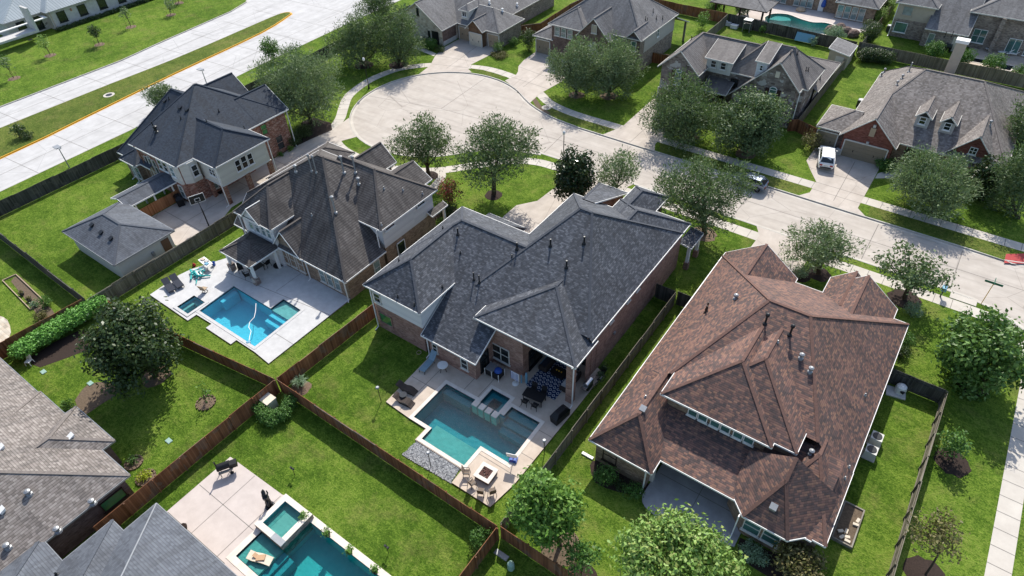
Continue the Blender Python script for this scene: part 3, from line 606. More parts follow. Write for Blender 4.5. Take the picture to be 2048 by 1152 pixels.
H.blk(W=(5.4, 5.6, .85), E=(9.2, 5.6, .85), S=8, N=(15.65, 5.6, .6), wall=rb)
H.blk(N=(16.3, 3.9, .42), E=(4.35,), W=(.7, 3.9, 1.4), S=8.5, wall=rb)
H.blk(N=(5.95, 2.9, .6), W=(-7.2, 2.9, .9), E=(-2.2, 2.9, .9), S=1.5, wall=rb)
# two storey wall behind the tall south slope, with the patio recess
H.wall(rect(3.3, -9.05, 7.7, -3.2), 0, 5.35, 'brick_rose'); H.wall(rect(7.7, -4.9, 12.6, -3.2), 0, 5.45, 'brick_rose'); H.wall(rect(12.25, -5.7, 12.58, 2.9), 0, 5.5, 'brick_rose')
H.box('ceiling', 'offwhite', 7.2, -9.1, 5.0, 12.8, -4.9, 5.14)
H.post(12.5, -8.95, 5.2, .3); H.box('step', 'brick_rose', 3.1, -9.3, .1, 4.2, -8.9, .25)
H.win('S', -9.05, 5.3, .75, 1.9, 1.9, 2, 2, 'glass_dark'); H.win('S', -11.66, -.2, .9, .6, 1.1, 1, 2, 'glass_dark'); H.win('S', -11.66, 3.2, .8, .8, 1.3, 1, 2, 'glass_dark')
H.win('E', 4.45, -10.4, .5, 1.2, 2.1, 1, 2, 'glass_dark', 'dark_metal'); H.win('S', -4.9, 8.6, .2, 1.6, 2.4, 2, 1, 'glass_dark', 'dark_metal'); H.win('S', -4.9, 10.9, .4, 1.6, 2.2, 2, 1, 'glass_dark', 'dark_metal')
H.win('E', 7.7, -7.2, .2, 2.0, 2.4, 2, 2, 'glass_dark', 'dark_metal')
H.win('S', -11.58, -6.9, 3.6, .85, 1.15, 1, 2, 'glass_dark'); H.win('S', -11.6, -6.3, 1.0, 1.6, 1.35, 1, 1, 'glass_green', 'brick_rose')
for y in (-2.5, .6, 2.4): H.win('E', 12.59, y, 4.3, .6, .75, 1, 1, 'glass_dark')
H.box('wall_light', 'black', 3.15, -9.3, 3.5, 3.55, -9.06, 3.7)
H.spout(-7.5, -11.75, 5.4); H.spout(-1.0, -11.75, 2.8); H.spout(12.95, -9.35, 5.1)
H.box('hose_bib', 'zinc', 12.6, -1.9, 2.2, 12.75, -1.6, 2.4)
for p in ((-3.50,-3.42), (2.71,-2.59), (5.46,-1.31), (7.82,-2.40), (8.15,-0.11)): H.vent(p, .75, .08)
for p in ((0.51,-6.31), (1.16,-6.34)): H.vent(p, .9, .06)
for p in ((2.71,-3.39), (-5.75,-3.01), (-1.42,-8.49), (-3.91,-11.68), (-1.93,-11.66), (-2.18,-4.79), (-6.44,-8.58)): H.vent(p, .35, .045)
# front porch with pale roof on the east side of the front
H.blk(E=(13.7, 2.95, .2), W=12.3, S=(12.2,), N=(15.2,), wall=None)
for x, y in ((13.4, 12.5), (13.4, 14.9)): H.post(x, y, 2.9, .15, 'white', .9); H.post(x, y, .9, .24)
H.garage('N', 5.5, -4.7, 4.2)
H.done()

# --- house with streaked umber roof and pavilion
H = House('two storey tan brick house with a steep streaky umber roof, beside the bright aqua pool', (-21, -3), 'shingle_umber')
tb = [(None, 'brick_brown')]
H.blk(S=(-10.9, 2.9, .96), E=(-12.2, 2.9, .8), W=(-29.6, 5.5, .62), N=-5.15, wall=tb)
H.blk(S=-5.2, E=-13.4, W=(-29.6, 5.5, .62), N=(2.5, 5.5, .8), ex=((0, -1, 10.9, 2.9, .96), (1, 0, -12.2, 2.9, .8)), wall=tb)
H.blk(S=(-11.3, 5.5, .9), E=(-21.88, 5.5, .9), W=(-27.9, 5.5, .9), N=-3.5, wall=[(None, 'siding_white')])
H.blk(S=(-5.15, 5.5, .78), N=(3.6, 5.5, .78), E=(-12.3, 5.5, .78), W=-22, wall=[(2.7, 'brick_brown'), (None, 'siding_white')])
H.blk(W=(-24, 5.5, .95), E=(-19.9, 5.5, .95), N=(5.3,), S=-2, wall=tb)
H.blk(W=(-19.1, 5.5, .62), E=(-14.1, 5.5, .62), N=(4.8,), S=-1, wall=tb)
H.blk(W=(-34, 2.9, .5), E=(-29.1, 2.9, .5), N=(7, 2.9, .5), S=-3, wall=tb)
H.blk(W=(-27.1, 2.8, .5), E=(-22.2, 2.8, .5), S=(-14.7, 2.8, .5), N=(-10.6, 2.8, .5), wall=None)
H.blk(W=(-23.05, 2.9, 1.2), E=(-18.7, 2.9, 1.2), S=(-11.0,), N=-6, wall=tb)
H.blk(W=(-26.45, 5.5, 1.), E=(-23.5, 5.5, 1.), S=(-11.45,), N=-8, wall=[(None, 'siding_white')], inset=.2, z0=5)
H.blk(E=(-12.0, 2.95, .4), W=-12.7, S=(2.0,), N=(4.6,), wall=None)
H.post(-12.3, 4.2, 2.9, .12, 'white')
for x, y in ((-26.7, -14.3), (-22.6, -14.3)): H.post(x, y, 2.75, .13, 'white', 1.0); H.post(x, y, 1.0, .3, 'stone_mixed')
H.post(-22.6, -11.3, 2.75, .13, 'white'); H.box('ceiling', 'white', -26.9, -14.5, 2.62, -22.4, -10.8, 2.7)
for x, a in ((-22.1, 0), (-20.85, 1), (-19.6, 0)): H.win('S', -10.55, x, .55, .95, 1.9, 1, 2, 'glass_pale', 'offwhite', bool(a))
for x in (-16.4, -15.3, -14.2): H.win('S', -10.46, x, .55, .85, 1.9, 1, 2, 'glass_pale', 'offwhite')
for x, a in ((-26.1, 1), (-25.1, 1), (-24.1, 0), (-23.2, 0)): H.win('S', -10.84, x, 3.55, .75, 1.5, 1, 2, 'glass_pale', 'white', bool(a))
H.win('E', -12.6, -6.4, .5, .9, 1.8, 1, 2, 'glass_pale'); H.win('E', -12.68, -2.6, .6, 1.2, 1.7, 1, 1, 'glass_dark', 'white'); H.win('E', -12.68, -3.6, 4.7, 1.4, .5, 1, 1, 'glass_dark', 'white'); H.win('E', -12.68, 1.2, 4.7, 1.3, .5, 1, 1, 'glass_dark', 'white')
for x in (-12.75,): H.spout(x, -10.7, 2.8, (.6, -.6)); H.spout(x, -5.4, 5.4, (.4, -.2))
H.spout(-22.9, -10.7, 2.8); H.spout(-18.4, -10.7, 2.8); H.spout(-27.5, -11.1, 5.4)
for p in ((-21.92,-4.61), (-21.26,-4.58)): H.vent(p, 1.9, .06, 'zinc', 1)
for p in ((-19.32,-2.65), (-18.75,-1.63), (-17.02,-6.54)): H.vent(p, 1.9, .09, 'zinc', 1)
for p in ((-23.96,-5.12), (-17.62,-2.40)): H.vent(p, .7, .09, 'zinc', 1)
for p in ((-14.90,-1.52), (-13.91,0.14), (-12.73,1.73), (-12.63,-4.66), (-19.55,-7.64)): H.vent(p, .3, .05, 'zinc')
H.done()

# --- navy roofed house with porte-cochere
H = House('two storey brick and cream house with dark navy roof and drive-through bay by the boulevard', (-46, -2), 'shingle_navy')
rdb = [(None, 'brick_red')]
H.blk(S=(-9.5, 5.5, .52), E=(-41, 5.5, .69), N=(6.8, 5.5, .69), W=(-51, 5.5, 1.5), wall=rdb)
H.blk(W=(-55.4, 2.9, 1.76), S=(-9.55, 2.9, .76), N=(6.8, 2.9, .76), E=-48, wall=[(None, 'brick_brown')])
H.blk(W=(-53.8, 2.9, .6), S=(-10.3, 2.9, .6), E=(-50.2, 2.9, .6), N=-7, ex=((-.707, -.707, 45.2, 2.9, .6), (.707, -.707, -28.2, 2.9, .6)), wall=[(None, 'brick_brown')])
H.blk(E=(-40.98, 5.5, .69), W=(-48.2, 5.5, .69), N=(7.25,), S=2.4, wall=rdb)
H.blk(E=(-47, 5.5, .8), W=(-54.2, 5.5, .8), N=(6.7,), S=1.5, wall=rdb)
H.blk(S=(-7.15, 5.5, .61), N=(.85, 5.5, .61), E=(-36.9, 5.5, .94), W=-45, wall=[(None, 'siding_cream')], z0=2.55)
H.wall([(-43.6, -9.3), (-41.7, -9.3), (-40.8, -8.2), (-40.8, -7), (-43.6, -7)], 2.7, 5.35, 'siding_cream')
H.wall([(-43.6, -9.25), (-41.8, -9.25), (-40.9, -8.2), (-40.9, 0), (-43.6, 0)], 0, 2.7, 'brick_red')
H.box('ceiling', 'offwhite', -40.9, -6.75, 2.5, -37.3, .45, 2.62)
for y in (-6.55, -3.2, .2): H.post(-37.55, y, 2.55, .26, 'brick_red')
H.post(-40.4, -6.55, 2.55, .22, 'brick_red')
H.win('E', -37.4, -3.1, 3.3, .8, 1.6, 1, 2, 'glass_dark', 'white'); H.win('E', -37.4, -4.0, 3.3, .75, 1.5, 1, 2, 'glass_dark', 'white'); H.win('E', -37.4, -2.2, 3.3, .75, 1.5, 1, 2, 'glass_dark', 'white')
H.win('S', -6.67, -38.7, 3.6, 1.2, 1.0, 2, 2, 'glass_dark', 'white'); H.win('S', -9.31, -42.7, 3.5, .9, 1.4, 1, 2, 'glass_pale', 'white')
H.win('E', -40.75, -7.6, 3.4, .8, 1.5, 1, 2, 'glass_dark', 'white'); H.win('S', -9.08, -44.6, 3.4, .9, 1.4, 1, 2, 'glass_dark', 'white'); H.win('S', -9.08, -45.7, 3.4, .9, 1.4, 1, 2, 'glass_dark', 'white')
H.win('S', -9.26, -42.6, .6, .9, 1.7, 1, 2, 'glass_pale', 'white'); H.win('E', -40.88, -6.0, .6, .9, 1.6, 1, 2, 'glass_pale', 'white')
for x, a in ((-48.9, 0), (-48.1, 1), (-47.2, 0)): H.win('S', -9.06, x, 1.2, .7, 3.0, 1, 3, 'glass_dark', 'offwhite', bool(a))
H.win('S', -9.86, -52, .6, .9, 1.7, 1, 2, 'glass_pale'); H.win('S', -9.86, -51.0, .6, .8, 1.7, 1, 2, 'glass_teal'); H.win('E', -41.4, 3.2, 3.6, .9, 1.4, 1, 2, 'glass_green', 'brick_red'); H.win('E', -41.4, 4.9, .6, 1.1, 2.0, 1, 2, 'glass_dark', 'brick_red')
H.spout(-37.15, -7.0, 5.4); H.spout(-37.15, .6, 5.4); H.spout(-41.2, 7.0, 5.4, (.5, 0)); H.spout(-49.5, -9.3, 5.4, m='brown'); H.spout(-52.9, -9.8, 2.8); H.spout(-51.4, -10.1, 2.8)
for p in ((-51.72,-2.81), (-47.08,-3.47), (-45.75,-3.40)): H.vent(p, .3, kind='roof_vent', m='dark_metal')
for p in ((-48.44,-6.84),): H.vent(p, 1.1, .07); H.vent((p[0]+.55, p[1]-.1), .7, .12, 'dark_metal', 1)
for p in ((-51.16,-2.46), (-45.66,-4.54), (-44.10,-0.40), (-42.55,-3.15), (-41.12,0.47)): H.vent(p, .4, .05)
H.done()
# detached garage and breezeway
H = House('single storey cream detached garage with a slate grey hip roof beside the basketball court', (-40, -19), 'shingle_slate', 'garage', 'garage')
H.blk(W=(-45, 2.7, .45), E=(-34.5, 2.7, .45), S=(-22.25, 2.7, .46), N=(-15.2, 2.7, .46), wall=[(None, 'stucco_cream')])
for p in ((-41.55,-20.26), (-39.49,-20.39), (-37.56,-20.37)): H.vent(p, .3, kind='roof_vent', m='dark_metal')
H.garage('N', -15.66, -37.2, 2.6); H.box('meter_box', 'zinc', -34.95, -18.3, 1.0, -34.7, -18, 1.5); H.box('door', 'brown', -34.98, -16.9, 0, -34.86, -16, 2.1)
H.done('zinc')
H = House('narrow covered walkway with slate roof linking the cream garage to the navy roofed house', (-45, -12.2), 'shingle_slate', 'walkway roof', 'covered_walkway')
H.blk(W=(-46.7, 2.6, .35), E=(-43.1, 2.6, .35), S=(-15.6,), N=(-8.9,), wall=None)
for y in (-14.6, -12.2, -9.8):
    for x in (-46.3, -43.5): H.post(x, y, 2.6, .08, 'white')
H.done()

# --- rust roofed house on the right
H = House('broad brick house under a large rust brown blended shingle roof with a low covered patio', (25, 0), 'shingle_rust')
gb = [(None, 'brick_brown')]
H.blk(W=(16.7, 2.9, .86), E=(33.85, 2.9, .88), S=-5.9, N=(13, 2.9, .57), ex=((0, -1, 11.8, 2.9, .43),), wall=None)
H.blk(S=(-11.8, 2.9, .29), W=18, E=33, N=-5.7, wall=None)
H.blk(W=(16.72, 2.9, .86), E=(22, 2.9, .86), S=(-13.2, 2.9, .86), N=-4, wall=gb)
H.blk(E=(33.88, 2.9, .88), S=(-11.65, 2.9, .43), W=(28.9, 2.9, .88), N=-5, wall=gb)
H.blk(S=(-12.65, 2.9, .9), N=-8.5, ex=((-.707, -.707, -11.27, 2.9, .8), (.707, -.707, 31.35, 2.9, .8)), W=27.2, E=33.5, wall=gb, inset=.45)
H.blk(W=(19.92, 5.5, .6), E=(28.46, 5.5, .6), S=(-8.2, 5.5, .62), N=2, wall=[(None, 'brick_brown')], z0=3.5)
H.blk(W=(21, 5.5, .6), E=(30.05, 5.5, .6), S=(-7.73, 5.5, .58), N=2, wall=[(None, 'brick_brown')], z0=3.5)
H.blk(W=(16.75, 2.9, .74), E=(23.9, 2.9, .74), N=(13.6,), S=4, wall=gb)
H.blk(W=(26.5, 2.9, .87), E=(32.6, 2.9, .78), N=(14.4,), S=3, wall=gb)
H.blk(W=(26.45, 2.9, .9), E=(30.2, 2.9, .9), N=(15.5,), S=10, wall=gb)
H.wall([(17.3, -6.3), (33.3, -6.3), (33.3, 12.4), (17.3, 12.4)], 0, 2.75, 'brick_brown')
H.wall(rect(27.9, -11.2, 33.3, -6.3), 0, 2.75, 'brick_brown')
H.box('ceiling', 'offwhite', 21.9, -11.5, 2.6, 28, -6.3, 2.68)
for k in range(3):
    for j in (0, 1): H.win('S', -7.77, 22.5+k*1.77+j*.8, 4.2, .76, .95, 1, 1, 'glass_teal', 'white')
H.win('S', -12.72, 18.4, .7, 1.2, 1.6, 1, 2, 'glass_teal', 'dark_brown')
for x in (29.4, 30.75): H.win('S', -12.15, x, .7, 1.2, 1.6, 1, 2, 'glass_teal', 'offwhite')
H.win('S', -6.3, 24.0, .2, 1.7, 2.2, 2, 1, 'glass_teal'); H.win('S', -6.3, 26.3, .2, 1.7, 2.2, 2, 1, 'glass_teal')
H.spout(21.5, -13.0, 2.8); H.spout(28.4, -12.6, 2.8); H.post(21.7, -11.9, 2.7, .15, 'offwhite')
for p in ((19.06,2.44), (18.97,2.99)): H.vent(p, .8, .07, 'dark_brown')
for p in ((24.24,0.47), (26.21,0.38)): H.vent(p, 1., .08, 'dark_metal', 1)
for p in ((27.61,-0.92), (28.57,-1.58), (30.84,-6.49), (20.90,3.77)): H.vent(p, .4, .09, 'zinc', 1)
for p in ((18.95,-8.64), (32.67,1.69), (33.45,-5.00), (33.46,-6.07), (25.71,-0.90)): H.vent(p, .25, .05, 'zinc')
for p in ((19.40,-10.04), (30.10,-11.55)): H.vent(p, kind='roof_vent', m='zinc')
H.done()

# --- stone and brick house behind the two street oaks
H = House('two storey stone and brick house with a taupe gabled roof, shed dormers and dark shutters', (4, 50), 'shingle_taupe')
st = [(None, 'stone_mixed')]
H.blk(W=(-6, 5.5, .93), E=(.1, 5.5, .93), S=(44.0,), N=51.5, wall=st)
H.blk(W=(-6.02, 5.5, .93), S=(47.6, 5.5, .72), N=(55.4, 5.5, .72), E=5.5, wall=st)
H.blk(W=(2.48, 5.5, .95), S=(47.45, 5.5, .94), E=(13.7, 5.5, .95), N=(55, 5.5, .92), wall=st)
H.blk(W=(3.85, 2.9, 1.), E=(13.0, 5.5, 1.), S=(46.2,), N=52, wall=st)
H.blk(S=(46.95, 6.9, .3), N=51, W=(-.5,), E=(3.5,), wall=[(None, 'stucco_cream')], z0=5, inset=.2)
H.blk(S=(46.9, 8.0, .3), N=51, W=(6.4,), E=(8.2,), wall=[(None, 'siding_white')], z0=5.5, inset=.15)
H.blk(W=(-4.2, 3.0, .3), N=(63.6, 3.0, .35), E=(4.3, 3.0, .3), S=53, wall=st)
H.blk(E=(14.0, 3.0, .4), N=(64.0, 3.0, .4), W=(6.2, 3.0, .4), S=53, wall=st)
H.blk(S=(45.3, 3.1, .35), W=(.3,), E=(3.9,), N=48.5, wall=None)
H.win('S', 44.42, -2.95, 3.3, .95, 1.9, 1, 2, 'glass_teal', 'white', True, True); H.win('S', 46.6, 9.6, 3.0, .95, 1.9, 1, 2, 'glass_teal', 'white', True, True)
H.win('S', 46.62, 9.6, .5, 1.3, 1.7, 2, 2, 'glass_dark', 'white'); H.win('S', 47.85, 3.9, 3.3, 1.1, 1.2, 2, 2, 'glass_dark', 'dark_brown', False)
for x in (.8, 2.2): H.win('S', 47.12, x, 5.7, .8, 1.0, 1, 2, 'glass_dark', 'offwhite')
H.win('S', 47.03, 7.3, 6.8, .45, .75, 1, 2, 'glass_dark', 'white'); H.win('E', 12.6, 48.6, 3.5, .7, 1.5, 1, 2, 'glass_teal', 'white'); H.win('E', 12.6, 52.0, 1.2, .8, 1.8, 1, 2, 'glass_teal', 'white'); H.win('E', 12.6, 53.3, 1.2, .8, 1.8, 1, 2, 'glass_teal', 'white')
H.garage('S', 44.42, -3.2, 4.8); H.box('louvre', 'cream', 9.4, 46.5, 6.6, 9.95, 46.6, 7.4); H.door('S', 47.97, 2.2); H.spout(13.05, 46.4, 5.4, (.5, 0))
H.box('siding', 'siding_grey', 12.62, 49, 4.4, 12.66, 54, 5.45)
for p in ((9.88,49.58), (10.56,50.54), (12.29,49.88), (12.47,50.35)): H.vent(p, .6, .05)
for p in ((13.19,56.23), (-4.67,51.75), (3.40,54.94)): H.vent(p, .7, .06)
H.done('offwhite')
# --- house with two gabled dormers and the white car
H = House('red brick house with sand brown roof and two small gabled dormers behind the white car', (27, 52), 'shingle_sand')
rd = [(None, 'brick_barn')]
H.blk(W=(19.66, 2.9, .92), S=(44.9, 2.9, .5), N=(67.6, 2.9, .42), E=(37.6, 2.9, .9), ex=((-.707, .707, 31.6, 2.9, .6),), wall=[(None, 'brick_brown')])
H.blk(W=(19.62, 2.9, .94), E=(26.2, 2.9, .94), S=(43.2,), N=54, wall=rd)
H.blk(W=(16.6, 2.9, .48), S=(43.85, 2.9, .48), N=(50.6, 2.9, .48), E=21, wall=[(None, 'brick_dark')])
H.blk(W=(30.9, 2.9, 1.08), E=(36.5, 2.9, 1.08), S=(45.15,), N=53, wall=rd)
for x in (27.5, 30.2):
    H.blk(W=(x-.92, 5.55, .9), E=(x+.92, 5.55, .9), S=(47.3,), N=52.5, wall=[(None, 'siding_grey')], z0=3.8, inset=.12)
    H.win('S', 47.42, x, 4.65, .75, .95, 1, 2, 'glass_dark', 'white')
    b = MB().face([(x-.7, 47.38, 5.62), (x+.7, 47.38, 5.62), (x, 47.38, 6.22)]); b.build('gable_vent', 'dark_metal', H.t, H.o)
H.garage('S', 43.6, 22.9, 4.9, 2.2); H.garage('S', 44.28, 18.1, 2.4, 2.2)
H.box('gable_panel', 'tan', 22.75, 43.45, 3.5, 23.35, 43.62, 4.6); H.box('keystone', 'stone_white', 22.9, 43.42, 4.7, 23.2, 43.66, 5.05); H.box('keystone', 'stone_white', 22.8, 43.42, 2.35, 23.1, 43.66, 2.7)
for x in (20.0, 25.7): H.box('column_base', 'stone_white', x-.25, 43.3, 0, x+.3, 43.75, .8)
H.win('S', 45.57, 33.7, 3.4, .8, .9, 2, 2, 'glass_dark', 'white'); H.win('S', 45.57, 33.7, .5, 2.4, 1.6, 3, 1, 'glass_teal', 'white')
H.blk(S=(44.5, 2.2, .5), N=45.5, W=(32.2, 2.2, 1.), E=(35.2, 2.2, 1.), wall=None)
H.box('bay_roof', 'copper', 32.3, 44.45, 2.15, 35.1, 45.5, 2.3)
H.door('S', 45.34, 28, 1.8, 2.3, 'black'); H.win('S', 45.34, 30, .6, 1., 1.6, 1, 2, 'glass_dark', 'stone_white')
H.box('chimney', 'stucco_tan', 27.0, 66.0, 2.6, 28.3, 66.9, 8.1); H.box('chimney_cap', 'white', 26.85, 65.85, 8.1, 28.45, 67.05, 8.5)
for p in ((23.39,57.66),): H.vent(p, 1.3, .08, 'zinc')
for p in ((22.89,53.76), (34.19,49.78), (20.03,63.45), (19.99,61.91), (23.04,55.88)): H.vent(p, .5, .08, 'zinc', 1)
H.done('offwhite')
# --- cul-de-sac houses
H = House('cream stone house with steep sweeping gable at the head of the round street end', (-45, 52), 'shingle_grey')
H.blk(W=(-56.2, 2.9, .66), E=(-45.2, 2.9, .66), S=(43.2,), N=56, wall=[(None, 'stone_cream')])
H.blk(W=(-56, 2.9, .6), E=(-39.2, 2.9, .6), N=(70, 2.9, .6), S=(47.25, 2.9, .6), wall=[(None, 'brick_grey')])
H.blk(E=(-36.2, 2.9, .62), S=(47.2, 2.9, .62), N=(54.75, 2.9, .62), W=-43, wall=[(None, 'brick_grey')])
H.blk(W=(-42.65, 2.85, .9), E=(-38.9, 2.85, .9), S=(46.2,), N=51, wall=[(None, 'wood_gable')])
H.blk(W=(-45.1, 5.0, .7), E=(-43.0, 5.0, .7), S=(47.8, 5.0, .7), N=52, wall=[(None, 'siding_cream')], z0=3, inset=.25)
H.win('S', 48.06, -44.05, 3.9, .9, .9, 2, 1, 'glass_dark', 'white'); H.win('S', 43.64, -50.7, 4.3, .5, 1.0, 1, 1, 'glass_dark', 'dark_metal', True); H.win('S', 43.64, -48.6, .9, .5, 1.2, 1, 1, 'glass_dark', 'dark_metal')
H.win('S', 43.64, -53.2, .8, 1.5, 1.8, 2, 2, 'glass_dark', 'dark_metal', True); H.door('S', 43.64, -47.2, 1.5, 2.2, 'black')
H.garage('S', 47.69, -43.9, 2.5, 2.2, 'tan'); H.garage('S', 46.63, -40.75, 2.5, 2.1, 'cream'); H.garage('S', 47.64, -37.7, 2.2, 2.2, 'tan')
H.box('side_wall', 'brick_dark', -45.62, 43.7, .75, -45.58, 47.3, 2.7); H.box('wall_base', 'stone_white', -45.62, 43.7, 0, -45.55, 47.3, .74)
for p in ((-38.86,51.98), (-42.46,53.12), (-40.06,58.02)): H.vent(p, .4, .1, 'white', 1)
H.done('offwhite')
H = House('two storey brown brick house with broad grey roof behind the twin oaks', (-20, 56), 'shingle_grey')
H.blk(W=(-27.8, 5.5, .75), E=(-11.9, 5.5, .75), S=(50.7, 5.5, .75), N=(63.6, 5.5, .75), wall=[(None, 'brick_grey')])
H.blk(W=(-27.82, 5.5, .6), S=(49.3, 5.5, .6), E=(-21, 5.5, .6), N=56, wall=[(None, 'brick_dark')])
H.blk(W=(-22.2, 5.0, 1.05), E=(-16.3, 5.0, 1.05), S=(48.7,), N=57, wall=[(None, 'brick_dark')])
H.blk(W=(-14.6, 5.5, .95), E=(-11.95, 5.5, .95), S=(50.5,), N=55, wall=[(None, 'brick_dark')])
H.blk(W=(-31, 2.9, .5), S=(49.5, 2.9, .5), N=(57, 2.9, .5), E=-27, wall=[(None, 'brick_dark')])
H.blk(N=(67.3, 3.1, .45), S=62, W=(-20,), E=(-11.4,), wall=None)
for x in (-19.5, -15.5, -11.8): H.post(x, 66.8, 3.1, .15, 'wood_grey')
H.wall(rect(-12.34, 52.5, -12.28, 63.2), 2.9, 5.4, 'siding_grey')
for x in (-26.3, -25.1, -23.9): H.win('S', 49.7, x, 3.7, .95, 1.4, 1, 2, 'glass_pale', 'offwhite')
H.win('S', 49.1, -19.25, 5.7, .9, 1.3, 1, 1, 'stucco_tan', 'offwhite'); H.win('S', 49.1, -19.25, 1.2, 1.6, 2.4, 2, 2, 'glass_pale', 'white', True); H.win('S', 50.93, -13.3, 3.6, .9, 1.5, 1, 2, 'glass_teal', 'white')
H.win('E', -12.25, 57, 3.9, .7, 1.3, 1, 2, 'glass_teal', 'white'); H.garage('S', 49.94, -29.2, 2.6)
for p in ((-13.73,55.04), (-13.47,55.19), (-13.96,58.11), (-13.03,57.56), (-12.59,58.91)): H.vent(p, .6, .05)
H.done('offwhite')
# --- back row
H = House('two storey tan siding and brick house behind the clipped shrubs in the far corner', (26, 90), 'shingle_grey')
H.blk(W=(15.9, 5.5, .6), E=(22.2, 5.5, .6), S=(86, 5.5, .6), N=97, wall=[(2.9, 'brick_grey'), (None, 'stucco_tan')])
H.blk(S=(84.2, 2.9, .62), E=(27.7,), W=21.5, N=97, wall=[(None, 'brick_grey')])
H.blk(W=(26.5, 5.5, .5), S=(87.2, 5.5, .5), E=(46, 5.5, .5), N=(104, 5.5, .5), wall=[(None, 'brick_grey')], inset=.6)
H.wall(rect(31.0, 86.9, 31.6, 88.2), 0, 5.4, 'brick_grey')
H.win('S', 86.44, 18, 3.6, 1.5, 1.4, 1, 1, 'glass_pale', 'stucco_tan'); H.win('S', 86.42, 17.8, .8, 1.9, 1.6, 1, 1, 'glass_teal', 'white'); H.win('S', 84.62, 22.8, .3, .9, 1.9, 1, 1, 'glass_pale'); H.win('S', 84.62, 26.4, .2, 1.0, 2.1, 1, 1, 'cream')
H.win('S', 87.8, 29, .9, 1.9, 2.1, 2, 2, 'glass_teal', 'white'); H.win('S', 87.8, 34, .3, 1.8, 2.2, 2, 1, 'glass_teal', 'white'); H.win('S', 87.8, 36.5, .3, 1.8, 2.2, 2, 1, 'glass_teal', 'white')
H.spout(27.3, 84.6, 2.8); H.spout(16.4, 86.3, 5.4); H.post(38.5, 82.5, 5.2, .25, 'brick_grey')
for p in ((24.70,81.90), (25.57,82.41)): H.vent(p, .9, .05)
H.done('offwhite')
H = House('brick house with tall pale windows along its back, facing the turquoise free form pool', (3, 97), 'shingle_grey')
H.blk(S=(91.2, 2.9, .6), E=(13.2, 2.9, .6), W=(-12, 2.9, .6), N=(106, 2.9, .6), wall=[(None, 'brick_brown')])
H.blk(S=(89.2, 2.9, .6), E=(13.4, 2.9, .6), W=(6.2, 2.9, .6), N=97, wall=[(None, 'brick_brown')])
for x in (-4.4, -3.2, -.8, .4, 1.6): H.win('S', 91.56, x, .3, 1., 2.2, 1, 2, 'glass_pale', 'offwhite')
for x in (7.3, 8.5, 9.7, 10.9): H.win('S', 89.66, x, .3, 1., 2.1, 1, 2, 'glass_pale', 'offwhite')
H.door('S', 91.56, 3.6, .95, 2.1, 'white'); H.done('offwhite')
H = House('open garden pavilion with grey roof on dark posts beside the turquoise free form pool', (-7, 81), 'shingle_grey', 'pavilion', 'garden_pavilion')
H.blk(W=(-12.5, 2.8, .35), E=(-2.2, 2.8, .35), S=(78.6, 2.8, .35), N=(84.5, 2.8, .35), wall=None)
for x in (-11.5, -7, -3): H.post(x, 79.3, 2.8, .14, 'dark_brown'); H.post(x, 83.8, 2.8, .14, 'dark_brown')
H.done('dark_brown')
# --- bottom left roofs
H = House('dark brick house with stepped sand coloured roof at the left edge', (-22, -42), 'shingle_sand')
H.blk(N=(-35.15, 2.9, .5), E=(-10, 2.9, .5), S=(-54, 2.9, .5), W=(-45, 2.9, .5), wall=[(None, 'brick_dark')])
H.blk(N=(-34.1, 2.9, .5), W=(-19.75, 2.9, .5), E=(-13.85, 2.9, .5), S=-40, wall=[(None, 'brick_dark')])
H.blk(N=(-35.0, 2.9, .45), W=(-23.8, 2.9, .6), E=-18, S=-41, wall=[(None, 'brick_dark')])
H.blk(N=(-35.7, 2.9, .42), W=-40, E=-20, S=-42, wall=[(None, 'brick_dark')])
H.win('E', -10.4, -36.9, .9, 1.8, 1.1, 1, 1, 'glass_green', 'dark_brown')
for p in ((-16.01,-35.97), (-18.01,-39.57), (-13.26,-41.99)): H.vent(p, kind='roof_vent', m='white')
for p in ((-13.09,-40.26), (-9.95,-37.99), (-9.94,-40.55), (-11.15,-43.11)): H.vent(p, .35, .1, 'zinc', 1)
H.done('zinc')
H = House('house with slate blue grey roof in the bottom left corner beside the pink deck', (-2, -42), 'shingle_slate')
H.blk(W=(-6.2, 2.9, .45), N=(-35.35, 2.9, .45), E=(16, 2.9, .45), S=(-52, 2.9, .45), wall=[(None, 'brick_dark')])
H.blk(W=(-7.65, 2.9, .45), N=(-37.9, 2.9, .45), E=2, S=(-52, 2.9, .45), wall=[(None, 'brick_dark')])
H.blk(W=(-10.6, 2.9, .45), N=(-41.5, 2.9, .45), E=0, S=(-52, 2.9, .45), wall=[(None, 'brick_dark')])
for p in ((-6.55,-42.16),): H.vent(p, .3, .07)
H.done('zinc')
# --- shed and dental office
H = House('small beige garden shed with a single sloping grey roof behind the taupe roofed stone house', (12.6, 70.8), 'shingle_grey', 'shed', 'garden_shed')
H.blk(W=(11,), E=(14.2,), S=(68.6,), N=(73.2,), ex=((1, 0, 14.2, 2.4, .19),), wall=[(None, 'stucco_tan')], inset=.2)
H.door('S', 68.8, 12.9, 1.2, 1.9, 'stucco_cream'); H.done('white')
H = House('long white stone office building with a standing seam metal roof beyond the boulevard', (-122, 25), 'metal_roof', 'office building', 'office_building')
H.blk(E=(-113.6, 3.4, .38), W=(-140, 3.4, .38), S=(10.5, 3.4, .5), N=(60, 3.4, .38), wall=[(None, 'stone_white')], inset=.6)
H.blk(E=(-115.3, 3.3, .38), S=(3.6, 3.3, .38), W=(-140, 3.3, .38), N=14, wall=[(None, 'stone_white')], inset=.6)
for y in (13.2, 17.2, 21.2, 25.2, 29.2, 33.2): H.win('E', -114.2, y, .9, 1.6, 1.9, 1, 1, 'glass_dark', 'dark_metal')
